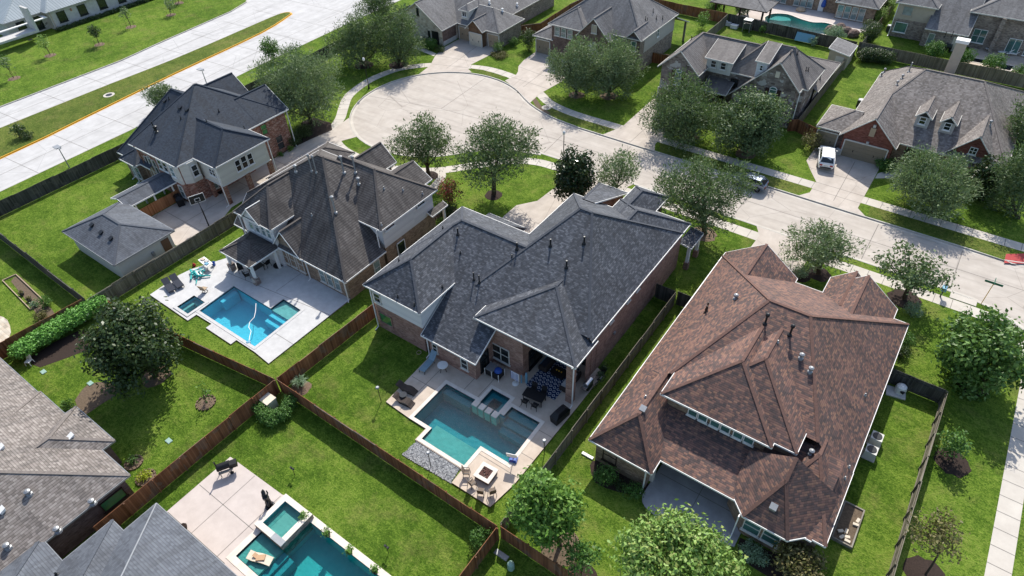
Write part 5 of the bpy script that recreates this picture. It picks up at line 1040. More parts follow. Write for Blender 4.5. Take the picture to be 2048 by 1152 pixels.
# ------------------------------------------------ vehicles
def car(label, loc, rz, paint, st, cabin, wheels, name='parked_car', glassm='glass_dark'):
    """st: stations (x, z_low, z_belt, half width low, half width belt); cabin: (x, z_roof, half width roof) rings over the belt"""
    t = thing(name, label, 'car', loc, rz); b = MB()
    rings = []
    for x, zl, zb, wl, wb in st: rings.append([(x, -wl*.9, zl), (x, -wl, zl+.12), (x, -wb, (zl+zb)/2+.08), (x, -wb*.97, zb), (x, 0, zb+.035), (x, wb*.97, zb), (x, wb, (zl+zb)/2+.08), (x, wl, zl+.12), (x, wl*.9, zl)])
    for A, B in zip(rings, rings[1:]):
        for i in range(8): b.face([A[i], B[i], B[i+1], A[i+1]])
        b.face([A[8], B[8], B[0], A[0]])
    b.face(rings[0]); b.face(rings[-1][::-1]); body = b.build('body', paint, t, smooth=True)
    c = MB(); g = MB(); (x0, x1, x2, x3), zb, zr, wb, wr = cabin     # rear base, rear roof, front roof, front base
    lo = lambda x, s_: (x, s_*wb, zb); hi = lambda x, s_: (x, s_*wr, zr)
    c.face([hi(x1, -1), hi(x2, -1), (x2, 0, zr+.06), (x1, 0, zr+.06)]); c.face([(x1, 0, zr+.06), (x2, 0, zr+.06), hi(x2, 1), hi(x1, 1)])
    c.face([lo(x0, 1), lo(x0, -1), hi(x1, -1), (x1, 0, zr+.06), hi(x1, 1)]); c.face([lo(x3, -1), lo(x3, 1), hi(x2, 1), (x2, 0, zr+.06), hi(x2, -1)])
    for s_ in (1, -1):
        q = [lo(x0, s_), hi(x1, s_), hi(x2, s_), lo(x3, s_)]; c.face(q if s_ > 0 else q[::-1])
        def pt(u, v): a = Vector(lo(x0+(x3-x0)*u, s_)); d = Vector(hi(x1+(x2-x1)*u, s_)); return a.lerp(d, v)+Vector((0, s_*.012, .004))
        for u0, u1 in ((.07, .30), (.33, .60), (.63, .92)):
            q = [pt(u0, .12), pt(u0+.01, .88), pt(u1-.01, .88), pt(u1, .12)]; g = MB(); g.face(q if s_ > 0 else q[::-1]); g.build('side_window', glassm, t)
    cb = c.build('roof', paint, t)
    for nm, xa, xb, sg in (('rear_window', x0, x1, -1), ('windscreen', x3, x2, 1)):
        f = lambda u, v: Vector((xa+(xb-xa)*v+sg*.015, u*(wb+(wr-wb)*v), zb+(zr-zb)*v+.01)); q = [f(-.86, .12), f(.86, .12), f(.86, .9), f(-.86, .9)]
        MB().face(q if sg > 0 else q[::-1]).build(nm, glassm, t)
    for x in wheels:
        for s_ in (1, -1):
            y = s_*(st[2][3]-.10); W_ = MB(); n = 20; R_ = .36
            for k in range(n):
                a, b_ = 2*pi*k/n, 2*pi*(k+1)/n; P = lambda r_, yy, an: (x+r_*cos(an), yy, R_+r_*sin(an))
                for ya, yb, ra, rb in ((y-.12, y+.12, R_, R_), (y+.12*s_, y+.12*s_, R_, R_*.62)): W_.face([P(ra, ya, a), P(ra, ya, b_), P(rb, yb, b_), P(rb, yb, a)])
            w_ = W_.build('wheel', 'black', t); rm = MB()
            for k in range(5):
                a = 2*pi*k/5; rm.bar((x, y+.125*s_, R_), (x+.22*cos(a), y+.125*s_, R_+.22*sin(a)), .06, .03)
            rm.build('rim', 'steel', w_)
    zl = st[0]; xr = st[0][0]; xf = st[-1][0]
    for s_ in (1, -1):
        MB().box(xr-.03, s_*(zl[4]-.2)-.16, zl[2]-.25, xr+.06, s_*(zl[4]-.2)+.16, zl[2]-.05).build('tail_light', 'red', t)
        MB().box(xf-.1, s_*(st[-1][4]-.2)-.2, st[-1][2]-.2, xf+.03, s_*(st[-1][4]-.2)+.2, st[-1][2]-.05).build('headlight', 'glass_pale', t)
        MB().obox((x3-.35, s_*(wb+.14), zb+.08), (.06, 0, 0), (0, .1, 0), (0, 0, .07)).build('wing_mirror', paint, t)
    MB().box(xr-.05, -zl[3]*.85, zl[1]+.02, xr+.04, zl[3]*.85, zl[1]+.16).build('bumper', 'dark_metal', t); MB().box(xr-.035, -.26, zl[2]-.28, xr+.02, .26, zl[2]-.14).build('number_plate', 'offwhite', t)
    return t
plain('paint_white', (.80, .80, .80), .18, 0, .02, 1., .6); plain('paint_silver', (.16, .20, .26), .22, .5, .03, 1., .6); plain('paint_dark', (.05, .06, .075), .2, .4, .03, 1., .6)
SUV = [(-2.35, .45, .98, .74, .80), (-2.2, .32, 1.05, .88, .93), (-1.3, .27, 1.08, .95, .97), (0, .27, 1.07, .95, .97), (1.3, .28, 1.04, .94, .96), (2.05, .32, .98, .88, .92), (2.38, .45, .86, .70, .76)]
t = car('white SUV parked on the driveway, its back to the street', (19.3, 41.0), R(104), 'paint_white', SUV, ((-2.28, -1.85, .55, 1.35), 1.06, 1.70, .90, .70), (-1.42, 1.45))
for s_ in (1, -1): MB().bar((-1.7, s_*.58, 1.76), (.4, s_*.58, 1.76), .04).build('roof_rail', 'steel', t)
HB = [(-2.0, .42, .90, .68, .74), (-1.85, .30, .98, .82, .86), (-1.1, .25, 1.0, .86, .88), (0, .25, .98, .86, .88), (1.1, .26, .94, .85, .87), (1.8, .3, .86, .8, .83), (2.05, .42, .74, .62, .68)]
car('silver hatchback parked at the kerb, half hidden by an oak', (13.3, 30.75), R(180), 'paint_silver', HB, ((-1.95, -1.35, .35, 1.15), .96, 1.48, .82, .62), (-1.25, 1.25))
car('dark car in the shaded driveway under the broad oak', (-2.3, 39.6), R(90), 'paint_dark', HB, ((-1.75, -1.1, .35, 1.15), .96, 1.46, .82, .62), (-1.25, 1.25))

# ------------------------------------------------ street furniture
def street_lamp(label, p, h_):
    t = thing('street_lamp', label, 'street lamp', p, 0, 'black street lamps'); MB().lathe([(.16, 0), (.16, .1), (.1, .5), (.06, .6), (.05, h_-.5), (.07, h_-.45), (0, h_-.45)], n=10).build('pole', 'black', t)
    MB().lathe([(.05, h_-.45), (.16, h_-.35), (.2, h_-.15), (.14, h_+.02), (.04, h_+.1), (0, h_+.1)], n=12).build('globe', 'white', t)
street_lamp('black street lamp with pale globe at the round street end', (-45.14,25.04), 4.85); street_lamp('black street lamp with pale globe behind the magnolia', (-7.96,22.50), 4.85)
def road_lamp(label, p, h_, ang):
    t = thing('road_lamp', label, 'street lamp', p, ang, 'boulevard lamps'); MB().tube([(0, 0, 0), (0, 0, h_)], [.09, .05], 8).build('pole', 'zinc', t); MB().box(-.1, -.35, h_, .9, .35, h_+.1).bar((-.1, 0, h_+.03), (-.6, 0, h_+.1), .25, .08).build('lamp_head', 'zinc', t)
road_lamp('grey boulevard lamp at the long dark fence', (-62.99,-13.27), 2.93, R(180)); road_lamp('grey boulevard lamp seen behind the navy roof', (-68.03,11.91), 2.63, R(180))
p = (39.20,23.22); t = thing('street_sign', 'green street name sign on a thin yellow post at the corner', 'sign', p); zz = 2.59
MB().tube([(0, 0, 0), (0, 0, zz)], .035, 6).build('post', 'yellow', t); MB().box(-.75, -.02, zz, .75, .02, zz+.22).build('name_blade', 'sign_green', t); MB().box(-.02, -.5, zz+.24, .02, .5, zz+.44).build('name_blade', 'sign_green', t)
p = (35.79,22.22); t = thing('mailbox', 'blue mailbox on a post in the kerb strip beside the sparse oak', 'mailbox', p); MB().box(-.06, -.06, 0, .06, .06, .9).build('post', 'dark_metal', t)
b = MB(); A = [(.22*cos(pi*i/8), .22*sin(pi*i/8)) for i in range(9)]
for (x0, z0), (x1, z1) in zip(A, A[1:]): b.face([(x0, -.35, 1.1+z0), (x0, .35, 1.1+z0), (x1, .35, 1.1+z1), (x1, -.35, 1.1+z1)])
b.box(-.22, -.35, .9, .22, .35, 1.1); b.face([(x, -.35, 1.1+z) for x, z in A]); b.face([(x, .35, 1.1+z) for x, z in A[::-1]]); b.build('box', 'light_blue', t); MB().box(.22, .1, 1.05, .25, .14, 1.4).build('flag', 'red', t)
t = thing('storm_drain', 'concrete storm drain inlet with a dark slot in the lower kerb', 'storm drain', (37.7, 23.3, 0)); MB().box(-1.15, -.75, -.1, 1.15, .12, .05).build('slab', 'walk_concrete', t); MB().box(-1.0, .125, -.11, 1.0, .14, .0).build('slot', 'black', t)
def manhole(label, p, r_=.42):
    t = thing('manhole', label, 'manhole', p); MB().lathe([(r_*1.7, 0), (r_*1.7, .03), (r_, .035)], n=20).build('ring', 'walk_concrete', t); MB().lathe([(r_, .03), (r_*.96, .045), (0, .045)], n=20).build('cover', 'dark_metal', t)
manhole('round manhole cover in a concrete ring at the curved kerb', (-18.35,34.44)); manhole('round manhole cover in a concrete ring on the boulevard median', (-78.91,1.49), .5)
for lb, p in (('flat green lawn box lid nearest the vine row', (-29.56,-33.36)), ('flat green lawn box lid below the round dark tree', (-24.52,-31.60)), ('flat green lawn box lid beside the sloping brown fence', (-12.94,-31.16))):
    x = MB().box(-.28, -.2, 0, .28, .2, .06).box(-.24, -.16, .06, .24, .16, .075).build('lawn_box', 'green_lid'); x.location = (*p, 0); tag(x, lb, 'utility lid', 'green lids in the lower left lawn')
t = thing('utility_box', 'beige utility box enclosed by the heart shaped hedge', 'utility box', (-8.74,-23.96)); MB().box(-.55, -.45, 0, .55, .45, 1.0).build('cabinet', 'cream', t); MB().box(-.6, -.5, 1.0, .6, .5, 1.08).build('lid', 'cream', t)
x = MB().lathe([(.26, 0), (.26, .55), (.22, .68), (.1, .78), (0, .8)], n=14).build('utility_pedestal', 'green_lid'); x.location = (*(16.74,-23.63), 0); tag(x, 'domed pale green utility pedestal at the bottom edge', 'utility pedestal')
x = MB().box(-.55, -.2, 0, .55, .2, .06).box(-.5, -.16, .06, .5, .16, .08).build('utility_box', 'zinc'); x.location = (*(15.64,-23.26), 0); tag(x, 'grey utility lid in the shade at the bottom centre', 'utility lid')
# sign wall with its name
t = thing('sign_wall', 'white stone sign wall reading WELCH DENTAL GROUP by the office building', 'sign', (-113.6, 6, 0))
MB().box(-.35, -3.9, 0, .0, 4.4, 2.6).box(-4.2, 4.0, 0, -.35, 4.4, 2.58).box(-4.2, -3.9, 0, -.36, -3.5, 2.57).build('stone_wall', 'stone_white', t); MB().box(-.42, -3.97, 2.6, .07, 4.47, 2.75).box(-4.25, 3.93, 2.6, -.42, 4.47, 2.74).build('cap', 'white', t)
fc = bpy.data.curves.new('lettering', 'FONT'); fc.body = 'WELCH DENTAL GROUP'; fc.size = .62; fc.extrude = .03; fc.align_x = 'CENTER'; fc.materials.append(M['black']); fo = bpy.data.objects.new('lettering', fc); COL.objects.link(fo); fo.parent = t; fo.location = (.04, .6, 1.5); fo.rotation_euler = (R(90), 0, R(90))
MB().lathe([(.42, 0), (.42, .03), (.3, .05), (0, .05)], n=16).build('emblem', 'black', t); e = t.children[-1]; e.location = (.0, -3.1, 1.6); e.rotation_euler = (0, R(90), 0)

# ------------------------------------------------ furniture
plain('sling_blue', (.22, .32, .38), .8); plain('sling_tan', (.20, .155, .12), .9)
def thing_at(name, label, cat, p, a=0, group=None, z=.12): return thing(name, label, cat, (*p, z), a, group)
def wavy(label, p, a, m):
    t = thing_at('wave_lounger', label, 'lounger', p, a, 'wave loungers'); P = [(-.95, .62), (-.75, .55), (-.5, .34), (-.2, .26), (.1, .38), (.35, .42), (.6, .32), (.8, .15), (.95, .1)]; b = MB()
    for (x0, z0), (x1, z1) in zip(P, P[1:]): b.face([(x0, -.33, z0), (x0, .33, z0), (x1, .33, z1), (x1, -.33, z1)][::-1]); b.face([(x0, -.33, z0-.06), (x0, .33, z0-.06), (x1, .33, z1-.06), (x1, -.33, z1-.06)]); b.face([(x0, -.33, z0-.06), (x1, -.33, z1-.06), (x1, -.33, z1), (x0, -.33, z0)]); b.face([(x0, .33, z0), (x1, .33, z1), (x1, .33, z1-.06), (x0, .33, z0-.06)])
    b.build('seat', m, t)
    for y in (-.28, .28): MB().bar((-.6, y, .36), (-.25, y, 0), .05).bar((-.25, y, .03), (.75, y, .03), .05).bar((.75, y, 0), (.6, y, .3), .05).build('leg', 'dark_brown', t)
wavy('dark wicker wave lounger in the shade at the pool deck corner', (0.09,-16.01), 0.131, 'wicker'); wavy('sunlit brown wave lounger at the outer pool deck corner', (0.76,-17.14), 0.115, 'wicker')
t = thing_at('side_table', 'round dark pedestal table between the two wave loungers', 'table', (0.40,-16.80)); MB().lathe([(.22, 0), (.14, .1), (.12, .35), (.2, .42)], n=12).build('base', 'black', t); MB().lathe([(0, .42), (.33, .42), (.33, .46), (0, .46)], n=18).build('table_top', 'glass_dark', t)
def sling(label, p, a, m, fr='dark_metal', z=.12, back=.75, group=None, name='lounge_chair'):
    t = thing_at(name, label, 'lounger', p, a, group, z); b = MB(); b.obox((.3, 0, .36), (.75, 0, 0), (0, .32, 0), (0, 0, .035)); b.build('seat', m, t); MB().obox((-.75, 0, .36+back*.4), (.42*.8, 0, -back*.42), (0, .32, 0), (.02, 0, .03)).build('backrest', m, t)
    for x in (-.4, .95):
        for y in (-.3, .3): MB().bar((x, y, .35), (x+(.1 if x > 0 else -.1), y, 0), .04).build('leg', fr, t)
    return t
sling('light blue sling lounge chair at the lawn edge of the tan deck', (-0.18,-12.80), -1.487, 'sling_blue')
t = thing_at('round_table', 'round white patio table against the rose brick wall', 'table', (1.26,-12.46)); MB().lathe([(0, .68), (.48, .68), (.48, .72), (0, .72)], n=22).build('table_top', 'white', t)
for k in range(4): MB().bar((.1*cos(k*pi/2), .1*sin(k*pi/2), .68), (.42*cos(k*pi/2), .42*sin(k*pi/2), 0), .035).build('leg', 'black', t)
t = thing_at('storage_bin', 'black pool storage bin with white pipe frame and blue lid', 'storage bin', (5.48,-10.32), -0.005)
MB().box(-.72, -.42, .12, .72, .42, .82).build('bin', 'black', t); MB().box(-.74, -.44, .84, .1, .44, .9).build('lid', 'zinc', t); MB().lathe([(.36, .84), (.34, 1.0), (.2, 1.1), (0, 1.12)], (.42, 0, 0), 14).build('float', 'blue', t)
for x in (-.76, 0, .76):
    for y in (-.46, .46): MB().bar((x, y, 0), (x, y, .92), .05).build('post', 'white', t)
t = thing_at('towel_stand', 'white towel stand holding a blue and white striped towel', 'towel stand', (7.56,-10.09)); MB().lathe([(0, 0), (.3, 0), (.3, .05), (.04, .1)], n=18).build('base', 'white', t); MB().tube([(0, 0, .05), (0, 0, 1.5)], .025, 6).bar((-.45, 0, 1.45), (.45, 0, 1.45), .04).build('pole', 'white', t)
b = MB()
for k in range(12): b.box(-.42+.07*k, -.05, .55, -.35+.07*k, .05, 1.44, k % 2)
b.build('towel', ['blue', 'white'], t)
for lb, p in (('light blue pool float standing nearest the brick corner', (8.31,-9.45)), ('narrow pale blue pool float left of the other float', (7.94,-9.70))):
    x = MB().lathe([(.1, 0), (.13, .2), (.1, .5), (.12, 1.0), (.07, 1.3), (0, 1.35)] if 'nearest' in lb else [(.07, 0), (.07, 1.0), (0, 1.02)], n=10).build('pool_float', 'light_blue'); x.location = (*p, .12); tag(x, lb, 'pool float')
# patterned rug
n = N('rug'); sx = n.new('SeparateXYZ', {0: n.uv()}); u = n.math('MULTIPLY', sx.outputs[0], 2.6); v = n.math('MULTIPLY', sx.outputs[1], 2.6)
row = n.math('FLOOR', v); u2 = n.math('ADD', u, n.math('MULTIPLY', n.math('MODULO', row, 2.), .5)); du = n.math('ABSOLUTE', n.math('SUBTRACT', n.math('FRACT', u2), .5)); dv = n.math('ABSOLUTE', n.math('SUBTRACT', n.math('FRACT', v), .5)); dd = n.math('ADD', du, dv)
band = n.math('MULTIPLY', n.math('GREATER_THAN', dd, .28), n.math('LESS_THAN', dd, .42)); n.col(n.mix(band, (.02, .035, .09), (.62, .64, .66))); M['rug'] = n.fin(.95)
x = MB().box(-1.5, -2.1, 0, 1.5, 2.1, .02).build('patterned_rug', 'rug'); x.location = (9.9, -7.6, .122); tag(x, 'navy and white patterned rug under the covered patio', 'rug')
def sofa(label, p, a, w_=2., m='wicker', c='fabric_light', throw=None):
    t = thing_at('outdoor_sofa', label, 'sofa', p, a, None, .14); MB().box(-w_/2, -.42, .05, w_/2, .42, .32).build('base', m, t); MB().box(-w_/2, .3, .3, w_/2, .44, .75).build('backrest', m, t)
    for s_ in (-1, 1): MB().box(s_*(w_/2-.08)-.07, -.42, .3, s_*(w_/2-.08)+.07, .3, .55).build('armrest', m, t)
    k = max(1, round((w_-.3)/.7))
    for i in range(k): MB().box(-w_/2+.15+i*(w_-.3)/k+.015, -.4, .32, -w_/2+.15+(i+1)*(w_-.3)/k-.015, .28, .45).build('cushion', c, t)
    if throw: MB().box(-w_/2+.2, -.45, .2, w_/2-.3, -.42, .46).build('throw', throw, t)
sofa('dark sofa with a light blue throw beside the patio glass doors', (8.75, -6.6), R(-90), 2.0, 'wicker', 'fabric_dark', 'light_blue'); sofa('dark wicker sofa with pale grey cushions behind the corner brick column', (11.55, -7.4), R(90+180), 2.3)
t = thing_at('fire_table', 'low black patio table with three amber lights on the rug', 'table', (10.2, -7.1), 0, None, .142); MB().box(-.6, -.4, 0, .6, .4, .38).build('base', 'black', t); MB().box(-.68, -.48, .38, .68, .48, .44).build('table_top', 'black', t)
for x in (-.25, 0, .25): MB().lathe([(.05, .44), (.07, .5), (.05, .56), (0, .57)], (x, 0, 0), 8).build('candle', 'yellow', t)
t = thing_at('dining_table', 'black rectangular dining table near the spa', 'table', (9.97,-10.65), 0.112); MB().box(-.95, -.5, .7, .95, .5, .76).build('table_top', 'black', t)
for x in (-.85, .85):
    for y in (-.42, .42): MB().bar((x, y, .7), (x, y, 0), .06).build('leg', 'black', t)
def chair(label, p, a, m='black', fr='black', z=.12, group=None, hb=.5, arms=True, name='patio_chair'):
    t = thing_at(name, label, 'chair', p, a, group, z); MB().box(-.25, -.25, .42, .25, .25, .47).build('seat', m, t); MB().obox((0, .26, .47+hb/2), (.25, 0, 0), (0, .02, 0), (0, .08, hb/2)).build('backrest', m, t)
    for x in (-.24, .24):
        for y in (-.23, .23): MB().bar((x, y, .43), (x*1.1, y*1.15, 0), .035).build('leg', fr, t)
        if arms: MB().bar((x*1.1, -.2, .64), (x*1.1, .28, .66), .04).bar((x*1.1, -.2, .64), (x*1.1, -.22, .42), .03).build('armrest', fr, t)
    return t
A0 = 0.112; D = thing
cx, cy = (9.97,-10.65)
for i, (u, v, r_) in enumerate(((-.5, .75, 0), (.45, .75, 0), (-.5, -.75, 180), (.45, -.75, 180))):
    chair(('left', 'right')[i % 2]+' black chair on the '+('house', 'pool')[i//2]+' side of the black dining table', (cx+u*cos(A0)-v*sin(A0), cy+u*sin(A0)+v*cos(A0)), A0+R(r_), group='black dining chairs', arms=False)
t = thing_at('covered_grill', 'grill under a black cover beside the corner column', 'grill', (12.79,-11.01), 1.404); b = MB()
R1 = [(-.8, -.35, 0), (.8, -.35, 0), (.8, .35, 0), (-.8, .35, 0)]; R2 = [(-.85, -.4, .75), (.85, -.4, .75), (.85, .4, .75), (-.85, .4, .75)]; R3 = [(-.45, -.25, 1.15), (.45, -.25, 1.18), (.45, .25, 1.15), (-.45, .25, 1.16)]
for P_, Q_ in ((R1, R2), (R2, R3)):
    for k in range(4): b.face([P_[k], P_[(k+1) % 4], Q_[(k+1) % 4], Q_[k]])
b.face(R3); b.build('cover', 'black', t)
t = thing_at('barbecue', 'stainless steel barbecue outside the corner column', 'grill', (13.1, -7.0), R(90)); MB().box(-.4, -.28, .2, .4, .28, .8).build('cabinet', 'dark_metal', t)
b = MB(); A = [(.3*cos(pi*i/8), .3*sin(pi*i/8)) for i in range(9)]
for (y0, z0), (y1, z1) in zip(A, A[1:]): b.face([(-.45, y0, .8+z0), (.45, y0, .8+z0), (.45, y1, .8+z1), (-.45, y1, .8+z1)])
for s_ in (-.45, .45): b.face([(s_, y, .8+z) for y, z in A])
b.build('hood', 'steel', t)
for s_ in (-.7, .7): MB().box(s_-.22, -.25, .78, s_+.22, .25, .82).build('shelf', 'steel', t)
def bike(label, p, a):
    t = thing('bicycle', label, 'bicycle', (*p, 0), a)
    for x in (-.52, .52):
        w_ = MB(); w_.tube([(x+.33*cos(2*pi*k/20), 0, .34+.33*sin(2*pi*k/20)) for k in range(21)], .02, 5, 0, False); wo = w_.build('wheel', 'black', t)
        s_ = MB()
        for k in range(8): s_.bar((x, 0, .34), (x+.32*cos(k*pi/4), 0, .34+.32*sin(k*pi/4)), .008)
        s_.build('spokes', 'steel', wo)
    MB().bar((-.52, 0, .34), (-.15, 0, .78), .03).bar((-.15, 0, .78), (.4, 0, .8), .03).bar((.52, 0, .34), (.38, 0, .95), .03).bar((-.05, 0, .32), (.4, 0, .78), .03).bar((-.52, 0, .34), (-.05, 0, .32), .03).build('frame', 'steel', t)
    MB().box(-.3, -.07, .86, -.04, .07, .92).build('saddle', 'black', t); MB().bar((.36, -.28, 1.0), (.36, .28, 1.0), .03).build('handlebar', 'dark_metal', t)
bike('bicycle leaning in the narrow side yard by the rose brick wall', (13.65, -6.0), R(80))
def pot(label, p, r_=.22, h_=.4, m='brown', lf='leaf_bright', pr=.35, z=0, group=None, name='potted_plant'):
    t = thing_at(name, label, 'potted plant', p, 0, group, z); MB().lathe([(r_*.7, 0), (r_, h_*.9), (r_*1.1, h_), (r_*.9, h_), (r_*.85, h_*.85), (0, h_*.85)], n=14).build('pot', m, t)
    TSEED[0] += 1; leaves('foliage', lf, [(0, 0, h_+pr*.6, pr, pr, pr*.8)], 160, (.2, .07), TSEED[0], t, (0, 0, 0), 4, .08, .6, .6); return t
pot('dark potted plant beside the rose brick side wall', (13.3, -4.6), .28, .4, 'dark_metal', 'leaf_dark', .45, .1); pot('smaller potted plant in a pale tray near the steel barbecue', (13.35, -5.3), .22, .25, 'cream', 'leaf_oak', .32, .1)
for lb, p in (('first potted plant counted from the raised spa', (2.01,-29.41)), ('second potted plant counted from the raised spa', (4.38,-29.34)), ('third potted plant counted from the raised spa', (6.68,-29.35)), ('last potted plant at the bottom edge along the pool rim', (9.18,-29.33))): pot(lb, p, .22, .38, 'dark_brown', 'leaf_bright', .36, .11, 'potted plants on the pool rim')
# basketball hoops
t = thing_at('pool_basketball_hoop', 'pool basketball hoop with blue base at the pool corner', 'basketball hoop', (11.91,-16.52), R(200)); b = MB()
b.box(-.32, -.25, 0, .32, .25, .18).box(-.25, -.2, .18, .25, .2, .3); b.build('base', 'blue', t); MB().bar((0, -.1, .25), (0, .35, 1.0), .06).build('pole', 'white', t); MB().obox((0, .4, 1.25), (.42, 0, 0), (0, .02, 0), (0, .06, .3)).build('backboard', 'white', t); MB().tube([(.18*cos(k*pi/6), .62+.18*sin(k*pi/6), 1.05) for k in range(13)], .015, 4, 0, False).build('rim', 'red', t)
t = thing('basketball_hoop', 'tall black basketball hoop on the concrete court beside the garage', 'basketball hoop', (*(-35.81,-10.87), 0), 2.776)
MB().tube([(0, 0, 0), (0, 0, 2.3), (.9, 0, 3.15)], .075, 8).build('pole', 'black', t); MB().box(.95, -.85, 2.75, 1.0, .85, 3.85).build('backboard', 'glass_dark', t)
b = MB()
for q in ((-.85, 2.75, -.8, 3.85), (.8, 2.75, .85, 3.85), (-.8, 2.75, .8, 2.8), (-.8, 3.8, .8, 3.85), (-.3, 2.95, .3, 3.0), (-.3, 3.35, .3, 3.4), (-.3, 3.0, -.25, 3.35), (.25, 3.0, .3, 3.35)): b.box(.93, q[0], q[1], 1.02, q[2], q[3])
b.build('frame', 'white', t); MB().tube([(1.28+.23*cos(k*pi/6), .23*sin(k*pi/6), 3.05) for k in range(13)], .02, 4, 0, False).build('rim', 'red', t)
# fire pit, its chairs, gravel, yard lamps
t = thing_at('fire_pit', 'square stone fire pit filled with red lava rock', 'fire pit', (10.95, -18.85), R(3)); b = MB()
for q in ((-.72, -.72, .72, -.42), (-.72, .42, .72, .72), (-.72, -.42, -.42, .42), (.42, -.42, .72, .42)): b.box(q[0], q[1], .38, q[2], q[3], .46)
b.build('cap', 'coping', t); MB().box(-.64, -.64, 0, .64, .64, .38).build('base', 'brick_dark', t)
b = MB(); rg = random.Random(4)
for k in range(90):
    x, y = rg.uniform(-.38, .38), rg.uniform(-.38, .38); r_ = rg.uniform(.03, .06); b.obox((x, y, .40), (r_, rg.uniform(-.02, .02), 0), (rg.uniform(-.02, .02), r_, 0), (0, .01, r_))
b.build('lava_rock', 'lava', t)['kind'] = 'stuff'
fx, fy = 10.95, -18.85
for lb, p in (('slatted patio chair at the gravel side of the fire pit', (9.68,-19.67)), ('slatted patio chair second from the gravel', (10.60,-20.15)), ('slatted patio chair at the deck edge below the fire pit', (11.61,-20.33)), ('slatted patio chair nearest the deck corner', (12.31,-19.85))):
    chair(lb, p, math.atan2(fy-p[1], fx-p[0])+pi/2, 'sling_tan', 'dark_metal', .12, 'fire pit chairs', .62)
GP = [(4.3, -19.55), (8.8, -19.45), (9.05, -20.9), (4.15, -21.15)]
cells('gravel', .12, .12, [(.16, .17, .18), (.34, .35, .37), (.48, .49, .5), (.09, .095, .1), (.26, .27, .29)], .5, .2, .3, .8, .9, True, .8)
g = MB(); g.prism(GP, .03, .03); g.build('gravel', 'gravel'); bpy.data.objects['gravel']['kind'] = 'stuff'
b = MB(); rg = random.Random(9)
for k in range(2600):
    u, v = rg.random(), rg.random(); a = Vector(GP[0]).lerp(Vector(GP[1]), u); c = Vector(GP[3]).lerp(Vector(GP[2]), u); p = a.lerp(c, v); r_ = rg.uniform(.03, .06); an = rg.uniform(0, 3)
    b.obox((p.x, p.y, .05), (r_*cos(an), r_*sin(an), 0), (-r_*.7*sin(an), r_*.7*cos(an), .01), (0, .01, r_*.45), k % 3)
plain('pebble_a', (.25, .26, .27), .8); plain('pebble_b', (.13, .135, .145), .8); plain('pebble_c', (.36, .365, .37), .8)
o = b.build('gravel', ['pebble_a', 'pebble_b', 'pebble_c']); o['kind'] = 'stuff'
for lb, p, z in (('black garden lamp on the lawn left of the teal pool', (-0.98,-18.21), 0), ('black garden lamp in the gravel bed', (6.81,-20.66), 0), ('black garden lamp at the right edge of the tan pool deck', (13.62,-14.68), 0)):
    t = thing('garden_lamp', lb, 'garden lamp', (*p, z), 0, 'black garden lamps'); MB().tube([(0, 0, 0), (0, 0, 1.95)], .035, 6).build('pole', 'black', t); MB().lathe([(.05, 1.9), (.16, 1.95), (.16, 2.05), (.1, 2.1), (0, 2.1)], n=10).build('lamp_head', 'zinc', t)
for lb, p in (('small twin garden spotlight on the lawn beside the pink deck', (-1.65,-27.31)), ('small twin garden spotlight near the bottom pool rim', (8.89,-27.74))):
    t = thing('garden_spotlight', lb, 'garden light', p, 0, 'garden spotlights'); MB().tube([(0, 0, 0), (0, 0, .9)], .025, 6).build('stake', 'black', t)
    for s_ in (-1, 1): MB().obox((s_*.12, 0, .95), (.08, 0, 0), (0, .07, 0), (0, 0, .07)).build('lamp_head', 'dark_metal', t)
x = MB(); x.tube([(.22*cos(k*pi/8), .22*sin(k*pi/8), .06+.02*(k // 16)) for k in range(40)], .025, 5, 0, False); o = x.build('garden_hose', 'tan'); o.location = (*(-2.04,-12.07), 0); tag(o, 'coiled tan garden hose on the lawn at the rose brick wall', 'hose')
t = thing('wall_meter', 'cluster of white and grey meters at the left downspout', 'meter', (-8.15, -10.9, 0)); MB().box(.1, -.3, .5, .35, .1, 1.2).build('meter_box', 'zinc', t); MB().box(-.2, .2, 0, .3, .7, .5).build('pump', 'bin_grey', t)

# --- white deck
def chaise(label, p, a, m='fabric_dark'):
    t = thing_at('chaise_lounge', label, 'lounger', p, a, 'dark chaise lounges on the white deck'); MB().box(-.35, -.36, .26, 1.0, .36, .36).build('seat', m, t); MB().obox((-.68, 0, .5), (.36, 0, -.2), (0, .36, 0), (.02, 0, .045)).build('backrest', m, t)
    for x in (-.6, .9):
        for y in (-.3, .3): MB().bar((x, y, .28), (x, y, 0), .05).build('leg', 'black', t)
a_ = 0.585; 
chaise('dark grey chaise lounge at the outer edge of the white deck', (-29.80,-19.92), -0.236); chaise('dark grey chaise lounge nearer the pool toys', (-29.64,-19.07), -0.199)
t = thing_at('swivel_chair', 'tan swivel patio chair alone on the white deck', 'chair', (-26.20,-18.18), R(200)); MB().tube([(.28*cos(k*pi/8), .28*sin(k*pi/8), .03) for k in range(17)], .025, 5, 0, False).build('base', 'dark_metal', t); MB().tube([(0, 0, .03), (0, 0, .4)], .04, 6).build('stem', 'dark_metal', t); MB().box(-.28, -.28, .4, .28, .28, .46).build('seat', 'tan', t); MB().obox((0, .3, .75), (.28, 0, 0), (0, .03, 0), (0, .1, .32)).build('backrest', 'tan', t)
b = MB(); rg = random.Random(3)
for k in range(26):
    x, y, z = rg.gauss(0, .42), rg.gauss(0, .42), rg.uniform(.08, .4); a = rg.uniform(0, 3); L = rg.uniform(.2, .55); b.tube([(x-L*cos(a), y-L*sin(a), z), (x, y, z+.06), (x+L*cos(a), y+L*sin(a), z)], [rg.uniform(.05, .11)]*3, 7, k % 3 != 0)
